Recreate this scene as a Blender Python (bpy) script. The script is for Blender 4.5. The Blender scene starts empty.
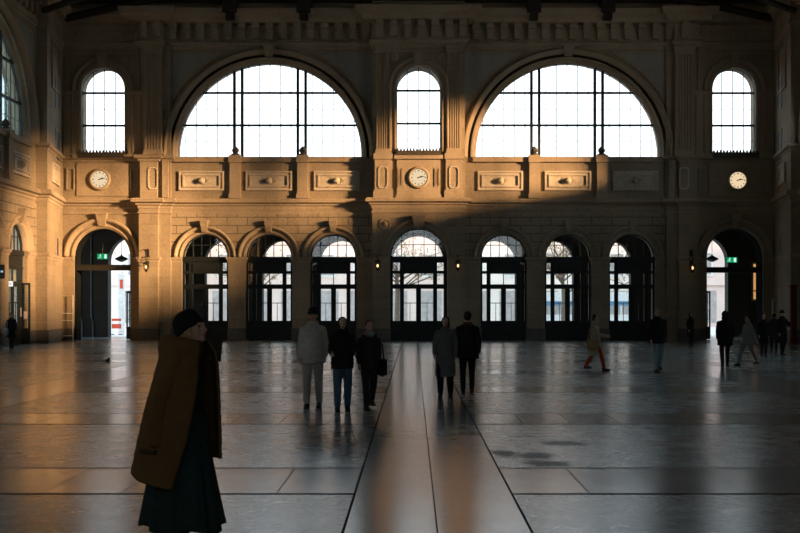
import bpy, bmesh, math, random
from mathutils import Vector, Matrix
from mathutils.geometry import tessellate_polygon
random.seed(7)
PI = math.pi
scene = bpy.context.scene
COL = scene.collection
# ---------------------------------------------------------------- survey scale
# the facade was measured at 19.1 units per metre; FX / FZ turn those readings into metres
S = 19.1
def FX(a): return (a - 418.3) / S
def FZ(b): return (340.4 - b) / S
HW = 18.5            # half width of the hall

# ---------------------------------------------------------------- materials
def new_mat(name):
    m = bpy.data.materials.new(name); m.use_nodes = True
    nt = m.node_tree
    for n in list(nt.nodes): nt.nodes.remove(n)
    out = nt.nodes.new('ShaderNodeOutputMaterial')
    return m, nt, out
def N(nt, t, **kw):
    n = nt.nodes.new(t)
    for k, v in kw.items(): setattr(n, k, v)
    return n
def math_node(nt, op, a, b=None, c=None):
    n = nt.nodes.new('ShaderNodeMath'); n.operation = op
    for i, v in enumerate((a, b, c)):
        if v is None: continue
        if isinstance(v, (int, float)): n.inputs[i].default_value = v
        else: nt.links.new(v, n.inputs[i])
    return n.outputs[0]
def ramp(nt, fac, stops):
    r = nt.nodes.new('ShaderNodeValToRGB')
    el = r.color_ramp.elements
    while len(el) > 1: el.remove(el[-1])
    el[0].position = stops[0][0]; el[0].color = (*stops[0][1], 1)
    for p, c in stops[1:]:
        e = el.new(p); e.color = (*c, 1)
    nt.links.new(fac, r.inputs[0])
    return r.outputs[0]
def simple(name, col, rough=0.8, metal=0.0, var=0.15, scale=6.0, bump=0.0, spec=0.3, sheen=0.0):
    m, nt, out = new_mat(name)
    b = N(nt, 'ShaderNodeBsdfPrincipled')
    tc = N(nt, 'ShaderNodeTexCoord'); nz = N(nt, 'ShaderNodeTexNoise')
    nz.inputs['Scale'].default_value = scale; nz.inputs['Detail'].default_value = 5
    nt.links.new(tc.outputs['Object'], nz.inputs['Vector'])
    lo = tuple(max(0, c * (1 - var)) for c in col); hi = tuple(min(1, c * (1 + var)) for c in col)
    nt.links.new(ramp(nt, nz.outputs[0], [(0.3, lo), (0.7, hi)]), b.inputs['Base Color'])
    b.inputs['Roughness'].default_value = rough; b.inputs['Metallic'].default_value = metal
    b.inputs['Specular IOR Level'].default_value = spec
    if sheen: b.inputs['Sheen Weight'].default_value = sheen
    if bump:
        bp = N(nt, 'ShaderNodeBump'); bp.inputs['Strength'].default_value = bump; bp.inputs['Distance'].default_value = 0.02
        nt.links.new(nz.outputs[0], bp.inputs['Height']); nt.links.new(bp.outputs[0], b.inputs['Normal'])
    nt.links.new(b.outputs[0], out.inputs[0])
    return m
def stone(name, col, brick=None, joint=0.6, bump=0.35):
    """weathered sandstone; brick = (width, height) adds ashlar joints laid out on the face (x or y, z)"""
    m, nt, out = new_mat(name)
    b = N(nt, 'ShaderNodeBsdfPrincipled')
    tc = N(nt, 'ShaderNodeTexCoord')
    n1 = N(nt, 'ShaderNodeTexNoise'); n1.inputs['Scale'].default_value = 0.6; n1.inputs['Detail'].default_value = 6
    n2 = N(nt, 'ShaderNodeTexNoise'); n2.inputs['Scale'].default_value = 9; n2.inputs['Detail'].default_value = 6
    mp = N(nt, 'ShaderNodeMapping'); mp.inputs['Scale'].default_value = (1, 1, 0.35)
    nt.links.new(tc.outputs['Object'], mp.inputs[0]); nt.links.new(mp.outputs[0], n1.inputs['Vector'])
    nt.links.new(tc.outputs['Object'], n2.inputs['Vector'])
    mix = math_node(nt, 'ADD', math_node(nt, 'MULTIPLY', n1.outputs[0], 0.65), math_node(nt, 'MULTIPLY', n2.outputs[0], 0.35))
    c = ramp(nt, mix, [(0.36, tuple(v * 0.72 for v in col)), (0.5, col), (0.64, tuple(min(1, v * 1.18) for v in col))])
    h = n2.outputs[0]
    if brick:
        sx = N(nt, 'ShaderNodeSeparateXYZ'); nt.links.new(tc.outputs['Object'], sx.inputs[0])
        u = math_node(nt, 'ADD', sx.outputs[0], sx.outputs[1])
        cb = N(nt, 'ShaderNodeCombineXYZ'); nt.links.new(u, cb.inputs[0]); nt.links.new(sx.outputs[2], cb.inputs[1])
        br = N(nt, 'ShaderNodeTexBrick')
        nt.links.new(cb.outputs[0], br.inputs['Vector'])
        br.inputs['Scale'].default_value = 1; br.inputs['Brick Width'].default_value = brick[0]; br.inputs['Row Height'].default_value = brick[1]
        br.inputs['Mortar Size'].default_value = 0.022; br.inputs['Mortar Smooth'].default_value = 0.3
        br.inputs['Color1'].default_value = (1, 1, 1, 1); br.inputs['Color2'].default_value = (0.86, 0.86, 0.86, 1); br.inputs['Mortar'].default_value = (1 - joint,) * 3 + (1,)
        mx = N(nt, 'ShaderNodeMixRGB', blend_type='MULTIPLY'); mx.inputs[0].default_value = 1
        nt.links.new(c, mx.inputs[1]); nt.links.new(br.outputs[0], mx.inputs[2]); c = mx.outputs[0]
        h = math_node(nt, 'ADD', math_node(nt, 'MULTIPLY', n2.outputs[0], 0.2), math_node(nt, 'MULTIPLY', br.outputs['Fac'], -1.0))
    nt.links.new(c, b.inputs['Base Color'])
    b.inputs['Roughness'].default_value = 0.82; b.inputs['Specular IOR Level'].default_value = 0.25
    bp = N(nt, 'ShaderNodeBump'); bp.inputs['Strength'].default_value = bump; bp.inputs['Distance'].default_value = 0.03
    nt.links.new(h, bp.inputs['Height']); nt.links.new(bp.outputs[0], b.inputs['Normal'])
    nt.links.new(b.outputs[0], out.inputs[0])
    return m
def glass(name, tint=(1, 1, 1), refl=0.06, dirt=0.0):
    m, nt, out = new_mat(name)
    t = N(nt, 'ShaderNodeBsdfTransparent'); t.inputs[0].default_value = (*tint, 1)
    g = N(nt, 'ShaderNodeBsdfGlossy'); g.inputs['Roughness'].default_value = 0.03; g.inputs[0].default_value = (0.9, 0.95, 1, 1)
    mx = N(nt, 'ShaderNodeMixShader'); mx.inputs[0].default_value = refl
    nt.links.new(t.outputs[0], mx.inputs[1]); nt.links.new(g.outputs[0], mx.inputs[2])
    last = mx.outputs[0]
    if dirt:
        d = N(nt, 'ShaderNodeBsdfDiffuse'); d.inputs[0].default_value = (0.5, 0.5, 0.48, 1)
        nz = N(nt, 'ShaderNodeTexNoise'); nz.inputs['Scale'].default_value = 1.5
        m2 = N(nt, 'ShaderNodeMixShader'); nt.links.new(math_node(nt, 'MULTIPLY', nz.outputs[0], dirt), m2.inputs[0])
        nt.links.new(last, m2.inputs[1]); nt.links.new(d.outputs[0], m2.inputs[2]); last = m2.outputs[0]
    nt.links.new(last, out.inputs[0])
    return m
def emis(name, col, s):
    m, nt, out = new_mat(name)
    e = N(nt, 'ShaderNodeEmission'); e.inputs[0].default_value = (*col, 1); e.inputs[1].default_value = s
    nt.links.new(e.outputs[0], out.inputs[0]); return m

STN = (0.28, 0.236, 0.165)
M = {}
M['stone'] = stone('hall_sandstone', STN, (1.6, 0.55), 0.18, 0.2)
M['trimstone'] = stone('moulded_sandstone', (0.30, 0.25, 0.178), None, 0, 0.2)
M['rustic'] = stone('rusticated_sandstone', STN, (1.06, 0.43), 0.62, 0.8)
M['plinth'] = stone('dark_plinth_stone', (0.13, 0.125, 0.115), (1.4, 0.6), 0.3, 0.2)
M['panelstone'] = stone('pale_panel_stone', (0.42, 0.385, 0.31), None, 0, 0.15)
M['spandrel'] = stone('grey_spandrel_stone', (0.27, 0.27, 0.24), None, 0, 0.15)
M['darkornament'] = simple('dark_patinated_metal', (0.07, 0.065, 0.05), 0.6, 0.3)
M['iron'] = simple('window_iron', (0.035, 0.042, 0.045), 0.5, 0.4)
M['doorwood'] = simple('dark_green_painted_door', (0.011, 0.016, 0.017), 0.5, 0, 0.25, 3)
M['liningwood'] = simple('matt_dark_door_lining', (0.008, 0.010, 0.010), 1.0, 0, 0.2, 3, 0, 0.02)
M['glass'] = glass('clear_window_glass')
M['sideglass'] = glass('hazy_side_window_glass', (0.62, 0.72, 0.76), 0.08, 0.25)
M['doorglass'] = glass('door_glass', (0.96, 0.98, 0.97), 0.04)
M['ceilingwood'] = simple('dark_ceiling_timber', (0.025, 0.02, 0.015), 0.7)
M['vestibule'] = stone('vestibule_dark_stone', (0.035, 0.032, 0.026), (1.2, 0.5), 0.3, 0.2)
M['pipe'] = simple('galvanised_pipe', (0.22, 0.25, 0.27), 0.45, 0.5)
M['railmetal'] = simple('grey_tubular_steel', (0.6, 0.6, 0.58), 0.5, 0.2)
M['lanternmetal'] = simple('lantern_black_iron', (0.03, 0.03, 0.028), 0.5, 0.5)
M['lanternglow'] = emis('lantern_lit_bulb', (1.0, 0.62, 0.26), 2.2)
M['dial'] = emis('lit_clock_dial', (1.0, 0.76, 0.47), 0.80)
M['numeral'] = simple('clock_numeral_black', (0.02, 0.018, 0.015), 0.6)
M['exitgreen'] = emis('exit_sign_green', (0.0, 0.32, 0.12), 0.9)
M['exitwhite'] = emis('exit_sign_white', (0.75, 1.0, 0.85), 0.9)
M['signwhite'] = emis('lit_shop_sign', (1.0, 0.97, 0.9), 0.9)
M['screenblue'] = emis('screen_blue_white', (0.6, 0.8, 1.0), 0.6)
M['paper'] = simple('notice_paper', (0.5, 0.42, 0.36), 0.8, 0, 0.05)
M['asphalt'] = simple('street_asphalt', (0.62, 0.58, 0.56), 0.9, 0, 0.1, 2)
M['render'] = simple('pale_street_render', (0.85, 0.74, 0.68), 0.9, 0, 0.08, 0.5)
M['renderb'] = simple('warm_street_render', (0.78, 0.62, 0.56), 0.9, 0, 0.08, 0.5)
M['winddark'] = simple('street_window_glass', (0.42, 0.38, 0.37), 0.3, 0, 0.2, 2)
M['bark'] = simple('tree_bark', (0.16, 0.12, 0.09), 0.9, 0, 0.3, 8)
M['autumn'] = simple('autumn_leaves', (0.42, 0.28, 0.15), 0.8, 0, 0.4, 3)
M['tramwhite'] = simple('tram_white_paint', (0.8, 0.8, 0.8), 0.4)
M['tramblue'] = simple('tram_blue_paint', (0.12, 0.26, 0.42), 0.4)
M['red'] = simple('barrier_red', (0.75, 0.09, 0.05), 0.5)
M['white'] = simple('barrier_white', (0.8, 0.8, 0.78), 0.5)
M['rubber'] = simple('black_rubber', (0.02, 0.02, 0.02), 0.8)
M['ambermat'] = emis('warm_lit_window', (1.0, 0.5, 0.18), 0.55)
M['redposter'] = simple('dark_red_display', (0.10, 0.02, 0.01), 0.7)

def floor_material():
    m, nt, out = new_mat('granite_slab_floor')
    b = N(nt, 'ShaderNodeBsdfPrincipled')
    tc = N(nt, 'ShaderNodeTexCoord'); sp = N(nt, 'ShaderNodeSeparateXYZ'); nt.links.new(tc.outputs['Object'], sp.inputs[0])
    x, y = sp.outputs[0], sp.outputs[1]
    M_ = lambda op, a, b=None, c=None: math_node(nt, op, a, b, c)
    # transverse strips: rows 1.65 m deep every 6.2 m; lengthwise strips 1.5 m wide every 8 m
    PY, SY, PX, SX = 6.2, 1.67, 8.05, 1.472
    yy = M_('FLOORED_MODULO', M_('ADD', y, 47.8), PY)     # 0..SY is inside a strip
    xx = M_('FLOORED_MODULO', M_('ADD', x, SX / 2 + 0.1), PX)
    in_y = M_('LESS_THAN', yy, SY); in_x = M_('LESS_THAN', xx, SX)
    strip = M_('MAXIMUM', in_y, in_x)
    def line(v, at, w): return M_('LESS_THAN', M_('ABSOLUTE', M_('SUBTRACT', v, at)), w)
    ln = M_('MAXIMUM', line(yy, 0.0, 0.042), line(yy, PY, 0.042))
    ln = M_('MAXIMUM', ln, M_('MULTIPLY', line(yy, SY, 0.036), 0.7))
    ln = M_('MULTIPLY', ln, M_('SUBTRACT', 1, in_x))
    for v, at, w in ((xx, 0, 0.011), (xx, PX, 0.011), (xx, SX, 0.011)):
        ln = M_('MAXIMUM', ln, line(v, at, w))
    mid = M_('MULTIPLY', line(xx, SX / 2, 0.006), 0.8)
    xj = M_('FLOORED_MODULO', M_('SUBTRACT', x, 0.267), 0.735)
    jx = M_('MULTIPLY', M_('MULTIPLY', line(xj, 0.367, 0.007), in_y), M_('SUBTRACT', 1, in_x))
    jx = M_('MULTIPLY', jx, 0.7)
    ln = M_('MAXIMUM', ln, M_('MAXIMUM', mid, jx))
    # noises
    def noise(scale, det=6, vec=None, rough=0.6):
        n = N(nt, 'ShaderNodeTexNoise'); n.inputs['Scale'].default_value = scale; n.inputs['Detail'].default_value = det; n.inputs['Roughness'].default_value = rough
        nt.links.new(vec or tc.outputs['Object'], n.inputs['Vector']); return n.outputs[0]
    big = noise(0.35); fine = noise(14, 8, None, 0.75); medium = noise(2.6, 8, None, 0.7)
    speck = noise(60, 3)
    base = ramp(nt, M_('ADD', M_('MULTIPLY', medium, 0.6), M_('MULTIPLY', fine, 0.4)), [(0.40, (0.12, 0.145, 0.15)), (0.5, (0.215, 0.26, 0.265)), (0.60, (0.34, 0.39, 0.39))])
    smooth = ramp(nt, M_('ADD', M_('MULTIPLY', big, 0.5), M_('MULTIPLY', fine, 0.5)), [(0.35, (0.23, 0.255, 0.25)), (0.65, (0.31, 0.335, 0.325))])
    mx = N(nt, 'ShaderNodeMixRGB'); nt.links.new(strip, mx.inputs[0]); nt.links.new(base, mx.inputs[1]); nt.links.new(smooth, mx.inputs[2])
    col = mx.outputs[0]
    # damp stains with ragged edges
    ST = [(1.14, -45.15, 0.24, 0.34), (1.19, -45.8, 0.32, 0.34), (1.65, -43.9, 0.34, 0.34), (0.80, -44.95, 0.16, 0.4), (1.2, -43.2, 0.3, 0.1), (0.84, -46.2, 0.05, 0.07)]
    stain = None
    for sx_, sy_, a_, b_ in ST:
        dx = M_('DIVIDE', M_('SUBTRACT', x, sx_), a_); dy = M_('DIVIDE', M_('SUBTRACT', y, sy_), b_)
        d = M_('SQRT', M_('ADD', M_('MULTIPLY', dx, dx), M_('MULTIPLY', dy, dy)))
        d = M_('ADD', d, M_('ADD', M_('MULTIPLY', M_('SUBTRACT', medium, 0.5), 2.2), M_('MULTIPLY', M_('SUBTRACT', fine, 0.5), 2.4)))
        v = N(nt, 'ShaderNodeMapRange'); v.inputs[1].default_value = 1.15; v.inputs[2].default_value = 0.6; nt.links.new(d, v.inputs[0])
        stain = v.outputs[0] if stain is None else M_('MAXIMUM', stain, v.outputs[0])
    pits = M_('MULTIPLY', M_('GREATER_THAN', noise(7, 2), 0.70), M_('SUBTRACT', 1, strip))
    dark = M_('MAXIMUM', M_('MAXIMUM', M_('MULTIPLY', ln, 0.9), M_('MULTIPLY', stain, 0.72)), M_('MULTIPLY', pits, 0.55))
    mx2 = N(nt, 'ShaderNodeMixRGB'); mx2.inputs[2].default_value = (0.02, 0.022, 0.022, 1)
    nt.links.new(dark, mx2.inputs[0]); nt.links.new(col, mx2.inputs[1])
    nt.links.new(mx2.outputs[0], b.inputs['Base Color'])
    r = M_('ADD', M_('MULTIPLY', medium, 0.16), 0.15)
    r = M_('SUBTRACT', r, M_('MULTIPLY', strip, 0.05))
    r = M_('ADD', r, M_('MULTIPLY', dark, 0.3))
    r = M_('MINIMUM', M_('ADD', r, M_('MULTIPLY', ln, 0.6)), 1.0)
    nt.links.new(r, b.inputs['Roughness'])
    spc = M_('MULTIPLY', M_('SUBTRACT', 1.0, M_('MAXIMUM', ln, M_('MULTIPLY', stain, 0.75))), 0.5)
    nt.links.new(spc, b.inputs['Specular IOR Level'])
    hgt = M_('SUBTRACT', M_('MULTIPLY', M_('ADD', M_('MULTIPLY', fine, 0.25), M_('MULTIPLY', medium, 0.2)), M_('SUBTRACT', 1.25, strip)), M_('MULTIPLY', ln, 1.0))
    bp = N(nt, 'ShaderNodeBump'); bp.inputs['Strength'].default_value = 0.05; bp.inputs['Distance'].default_value = 0.02
    nt.links.new(hgt, bp.inputs['Height']); nt.links.new(bp.outputs[0], b.inputs['Normal'])
    nt.links.new(b.outputs[0], out.inputs[0])
    return m
M['floor'] = floor_material()

# ---------------------------------------------------------------- mesh helpers
ID = Matrix.Identity(4)
def link(o, parent=None):
    COL.objects.link(o)
    if parent is not None: o.parent = parent
    return o
def obj(name, bm, mat, parent=None, smooth=False, recalc=True):
    if recalc: bmesh.ops.recalc_face_normals(bm, faces=bm.faces)
    me = bpy.data.meshes.new(name); bm.to_mesh(me); bm.free()
    for mm in (mat if isinstance(mat, (list, tuple)) else [mat]): me.materials.append(M[mm] if isinstance(mm, str) else mm)
    if smooth:
        for p in me.polygons: p.use_smooth = True
    return link(bpy.data.objects.new(name, me), parent)
def empty(name, loc=(0, 0, 0), rz=0):
    o = bpy.data.objects.new(name, None); o.location = loc; o.rotation_euler = (0, 0, rz); COL.objects.link(o); return o
def tag(o, label=None, cat=None, group=None, kind=None):
    for k, v in (('label', label), ('category', cat), ('group', group), ('kind', kind)):
        if v: o[k] = v
    return o
def box(bm, x0, x1, y0, y1, z0, z1, T=ID):
    vs = [bm.verts.new(T @ Vector(p)) for p in ((x0,y0,z0),(x1,y0,z0),(x1,y1,z0),(x0,y1,z0),(x0,y0,z1),(x1,y0,z1),(x1,y1,z1),(x0,y1,z1))]
    for f in ((0,1,2,3),(4,5,6,7),(0,1,5,4),(1,2,6,5),(2,3,7,6),(3,0,4,7)): bm.faces.new([vs[i] for i in f])
def extrude(bm, outer, holes, y0, y1, T=ID):
    """outer and holes: (x, z) loops; a slab from y0 to y1 with openings"""
    loops = [outer] + list(holes)
    flat = [Vector((p[0], p[1], 0)) for l in loops for p in l]
    tris = tessellate_polygon([[Vector((p[0], p[1], 0)) for p in l] for l in loops])
    A = [bm.verts.new(T @ Vector((v.x, y0, v.y))) for v in flat]
    B = [bm.verts.new(T @ Vector((v.x, y1, v.y))) for v in flat]
    for t in tris:
        if len(set(t)) < 3: continue
        try: bm.faces.new([A[i] for i in t]); bm.faces.new([B[i] for i in reversed(t)])
        except ValueError: pass
    k = 0
    for l in loops:
        n = len(l)
        for i in range(n):
            a, b = k + i, k + (i + 1) % n
            bm.faces.new((A[a], A[b], B[b], B[a]))
        k += n
def rect(x0, x1, z0, z1): return [(x0, z0), (x1, z0), (x1, z1), (x0, z1)]
def arch_loop(cx, r, zb, zs, n=24):
    """door-shaped loop: flat bottom at zb, spring line zs, round top"""
    pts = [(cx - r, zb), (cx + r, zb)] if zs > zb + 1e-4 else []
    pts += [(cx + r * math.cos(a), zs + r * math.sin(a)) for a in [PI * i / n for i in range(n + 1)]]
    return pts
def arch_sweep(bm, cx, zs, prof, zb=None, n=40, T=ID, a0=0.0, a1=PI):
    """prof: (radius, y) profile swept round an arch, with straight legs down to zb"""
    rows = []
    angs = [a0 + (a1 - a0) * i / n for i in range(n + 1)]
    if zb is not None and zb < zs: rows.append([(cx + r, y, zb) for r, y in prof])
    for a in angs: rows.append([(cx + r * math.cos(a), y, zs + r * math.sin(a)) for r, y in prof])
    if zb is not None and zb < zs: rows.append([(cx - r, y, zb) for r, y in prof])
    V = [[bm.verts.new(T @ Vector(p)) for p in row] for row in rows]
    m = len(prof)
    for i in range(len(V) - 1):
        for j in range(m):
            k = (j + 1) % m
            bm.faces.new((V[i][j], V[i+1][j], V[i+1][k], V[i][k]))
    bm.faces.new(V[0]); bm.faces.new(list(reversed(V[-1])))
def plan_sweep(bm, path, prof, T=ID):
    """cornice: prof (out, z) swept along the plan path [(x, y)]; out is towards the right of travel"""
    n = len(path); V = []
    for i, p in enumerate(path):
        p = Vector(p)
        def nrm(a, b):
            d = (Vector(b) - Vector(a)).normalized(); return Vector((d.y, -d.x))
        if i == 0: nn = nrm(path[0], path[1]); sc = 1
        elif i == n - 1: nn = nrm(path[-2], path[-1]); sc = 1
        else:
            a, b = nrm(path[i-1], path[i]), nrm(path[i], path[i+1])
            nn = (a + b).normalized(); sc = min(3.0, 1 / max(0.2, nn.dot(a)))
        V.append([bm.verts.new(T @ Vector((p.x + nn.x * o * sc, p.y + nn.y * o * sc, z))) for o, z in prof])
    m = len(prof)
    for i in range(n - 1):
        for j in range(m):
            k = (j + 1) % m
            bm.faces.new((V[i][j], V[i+1][j], V[i+1][k], V[i][k]))
    bm.faces.new(V[0]); bm.faces.new(list(reversed(V[-1])))
def tube(bm, pts, r, seg=8, T=ID):
    pts = [Vector(p) for p in pts]; rr = r if isinstance(r, (list, tuple)) else [r] * len(pts); rings = []
    for i, p in enumerate(pts):
        d = (pts[min(i+1, len(pts)-1)] - pts[max(i-1, 0)]).normalized()
        up = Vector((0, 0, 1)) if abs(d.z) < 0.9 else Vector((1, 0, 0))
        a = d.cross(up).normalized(); b = d.cross(a)
        rings.append([bm.verts.new(T @ (p + (a * math.cos(2*PI*k/seg) + b * math.sin(2*PI*k/seg)) * rr[i])) for k in range(seg)])
    for i in range(len(rings) - 1):
        for k in range(seg):
            bm.faces.new((rings[i][k], rings[i][(k+1)%seg], rings[i+1][(k+1)%seg], rings[i+1][k]))
    bm.faces.new(rings[0]); bm.faces.new(list(reversed(rings[-1])))
def lathe(bm, prof, seg=20, T=ID):
    """prof (r, z) round the z axis"""
    R = [[bm.verts.new(T @ Vector((r * math.cos(2*PI*k/seg), r * math.sin(2*PI*k/seg), z))) for k in range(seg)] for r, z in prof]
    for i in range(len(R) - 1):
        for k in range(seg): bm.faces.new((R[i][k], R[i][(k+1)%seg], R[i+1][(k+1)%seg], R[i+1][k]))
    bm.faces.new(R[0]); bm.faces.new(list(reversed(R[-1])))
def ellipsoid(bm, c, r, rot=None, seg=16, rings=10, T=ID):
    mt = Matrix.Translation(c) @ (rot.to_4x4() if rot else ID) @ Matrix.Diagonal((*r, 1))
    bmesh.ops.create_uvsphere(bm, u_segments=seg, v_segments=rings, radius=1, matrix=T @ mt)
BM = bmesh.new

# ================================================================= SETTING: floor and ceiling
bm = BM(); box(bm, -23, 23, -76, 7.2, -0.3, 0.0)
tag(obj('floor', bm, 'floor'), 'dark polished granite slab floor with seams and damp stains', 'floor', kind='structure')
bm = BM(); box(bm, -20, 20, -76, 1.0, 18.6, 19.0)
ceiling = tag(obj('ceiling', bm, 'ceilingwood'), 'dark timber ceiling of the hall', 'ceiling', kind='structure')
for yb in (-0.55, -4.6, -9.2, -13.8, -18.4, -23, -32, -41, -50, -59, -68):
    bm = BM(); box(bm, -18.6, 18.6, yb - 0.25, yb + 0.25, 17.6 if yb > -3 else 18.0, 18.6); obj('beam', bm, 'ceilingwood', ceiling)
for px in (232, 305, 532, 605):          # brackets under the wall-side beam
    bm = BM(); x = FX(px); box(bm, x - 0.35, x + 0.35, -1.1, -0.3, 16.95, 17.62); box(bm, x - 0.22, x + 0.22, -0.9, -0.2, 16.6, 16.95)
    obj('beam_bracket', bm, 'ceilingwood', ceiling)
for s in (-1, 1):
    bm = BM(); tube(bm, [(s * 17.9, -5.4, 15.8), (s * 11.0, -5.4, 18.3)], 0.16, 6); obj('brace', bm, 'ceilingwood', ceiling)
    bm = BM(); tube(bm, [(s * 18.2, -1.0, 16.6), (s * 12.5, -1.0, 17.9)], 0.2, 6); obj('brace', bm, 'ceilingwood', ceiling)

# ================================================================= WALL builder
CORN_MAIN = [(-0.05, FZ(209)), (0.04, FZ(209)), (0.06, FZ(206.5)), (0.14, FZ(205.5)), (0.16, FZ(204)), (0.34, FZ(203)), (0.36, FZ(201)), (0.30, FZ(200.5)), (0.30, FZ(199)), (-0.05, FZ(198.4))]
CORN_SILL = [(-0.05, FZ(162)), (0.04, FZ(162)), (0.08, FZ(160)), (0.2, FZ(159)), (0.24, FZ(157)), (0.2, FZ(156)), (-0.05, FZ(155.5))]
CORN_TOP = [(-0.05, FZ(49.5)), (0.05, FZ(49.5)), (0.08, FZ(47)), (0.16, FZ(46)), (0.18, FZ(43)), (0.05, FZ(41.5)), (0.05, FZ(25)), (0.5, FZ(24)), (0.55, FZ(20)), (0.8, FZ(18)), (0.85, FZ(12)), (-0.05, FZ(11))]
IMPOST = [(-0.03, FZ(262.5)), (0.03, FZ(262.5)), (0.05, FZ(260.5)), (0.10, FZ(259.5)), (0.12, FZ(257.5)), (0.08, FZ(257)), (-0.03, FZ(257))]
FRIEZELINE = [(-0.03, FZ(214)), (0.05, FZ(214)), (0.07, FZ(212.8)), (0.04, FZ(212.2)), (-0.03, FZ(212.2))]

R_LUN, ZL, ZB = 4.83, FZ(154.3), FZ(157.6)
LUN_PROF = [(4.82, 0.75), (4.82, 0.26), (4.90, 0.20), (4.93, 0.14), (4.99, 0.12), (5.01, 0.0), (5.07, -0.06), (5.12, 0.0), (5.24, 0.0), (5.28, -0.16), (5.34, -0.18), (5.40, -0.28), (5.50, -0.28), (5.54, -0.14), (5.58, -0.1), (5.58, 0.06), (5.58, 0.75)]
def door_prof(r, ro): 
    d = ro - r
    return [(r - 0.02, 0.6), (r - 0.02, 0.04), (r + d*0.12, -0.04), (r + d*0.28, -0.07), (r + d*0.34, 0.0), (r + d*0.60, -0.04), (r + d*0.66, -0.16), (r + d*0.90, -0.20), (ro, -0.12), (ro, 0.1)]
def keystone(parent, cx, z0, z1, y, w=0.34, T=ID):
    bm = BM(); h = z1 - z0
    vs = []
    for zz, ww, yy in ((z0, w*0.36, y), (z0 + h*0.5, w*0.46, y - 0.10), (z1, w*0.56, y - 0.16)):
        vs.append([bm.verts.new(T @ Vector(p)) for p in ((cx-ww, yy, zz), (cx+ww, yy, zz), (cx+ww, 0.2, zz), (cx-ww, 0.2, zz))])
    for a, b in ((0, 1), (1, 2)):
        for k in range(4): bm.faces.new((vs[a][k], vs[a][(k+1)%4], vs[b][(k+1)%4], vs[b][k]))
    bm.faces.new(vs[0]); bm.faces.new(list(reversed(vs[2])))
    box(bm, cx - w*0.6, cx + w*0.6, y - 0.2, 0.1, z1, z1 + 0.06, T)
    obj('keystone', bm, 'trimstone', parent)
def ring_frame(parent, name, loop, inset, y0, y1, mat, T=ID):
    c = Vector((sum(p[0] for p in loop) / len(loop), sum(p[1] for p in loop) / len(loop)))
    inner = []
    for p in loop:
        v = Vector(p) - c; L = v.length; inner.append(tuple(c + v * max(0.1, (L - inset) / L)))
    bm = BM(); extrude(bm, loop, [inner], y0, y1, T); return obj(name, bm, mat, parent)
def rect_frame(bm, x0, x1, z0, z1, w, y0, y1, T=ID):
    extrude(bm, rect(x0, x1, z0, z1), [rect(x0 + w, x1 - w, z0 + w, z1 - w)], y0, y1, T)
def ornate_panel(parent, x0, x1, z0, z1, y, T=ID):
    """long pale panel with stepped frame, round boss and lozenge"""
    bm = BM(); extrude(bm, rect(x0, x1, z0, z1), [], y - 0.02, y + 0.05, T); o = obj('panel', bm, 'panelstone', parent)
    bm = BM(); rect_frame(bm, x0, x1, z0, z1, 0.09, y - 0.09, y, T); rect_frame(bm, x0 + 0.2, x1 - 0.2, z0 + 0.18, z1 - 0.18, 0.07, y - 0.10, y, T)
    obj('panel_frame', bm, 'panelstone', o)
    cx, cz = (x0 + x1) / 2, (z0 + z1) / 2
    bm = BM()
    for k in (0.0, 0.09):
        L = [(cx + 0.30 + k, cz), (cx + 0.14 + k, cz + 0.19), (cx - 0.14 - k, cz + 0.19), (cx - 0.30 - k, cz), (cx - 0.14 - k, cz - 0.19), (cx + 0.14 + k, cz - 0.19)]
        c2 = [(cx + (p[0] - cx) * 0.86, cz + (p[1] - cz) * 0.8) for p in L]
        extrude(bm, L, [c2], y - 0.06 - k * 0.1, y, T)
    lathe(bm, [(0.18, 0), (0.19, 0.06), (0.16, 0.09), (0.14, 0.18), (0.09, 0.26), (0.01, 0.28)], 16, T @ Matrix.Translation((cx, y, cz)) @ Matrix.Rotation(PI/2, 4, 'X'))
    obj('boss', bm, 'panelstone', o)
def pedestal_panel(parent, cx, y, T=ID, w=0.26):
    bm = BM(); z0, z1 = FZ(190), FZ(168)
    L = [(cx - w, z0 + 0.12), (cx - w + 0.1, z0), (cx + w - 0.1, z0), (cx + w, z0 + 0.12), (cx + w, z1 - 0.12), (cx + w - 0.1, z1), (cx - w + 0.1, z1), (cx - w, z1 - 0.12)]
    c2 = [(cx + (p[0] - cx) * 0.75, (z0 + z1) / 2 + (p[1] - (z0 + z1) / 2) * 0.88) for p in L]
    extrude(bm, L, [c2], y - 0.05, y + 0.02, T); obj('pedestal_panel', bm, 'panelstone', parent)
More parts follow.
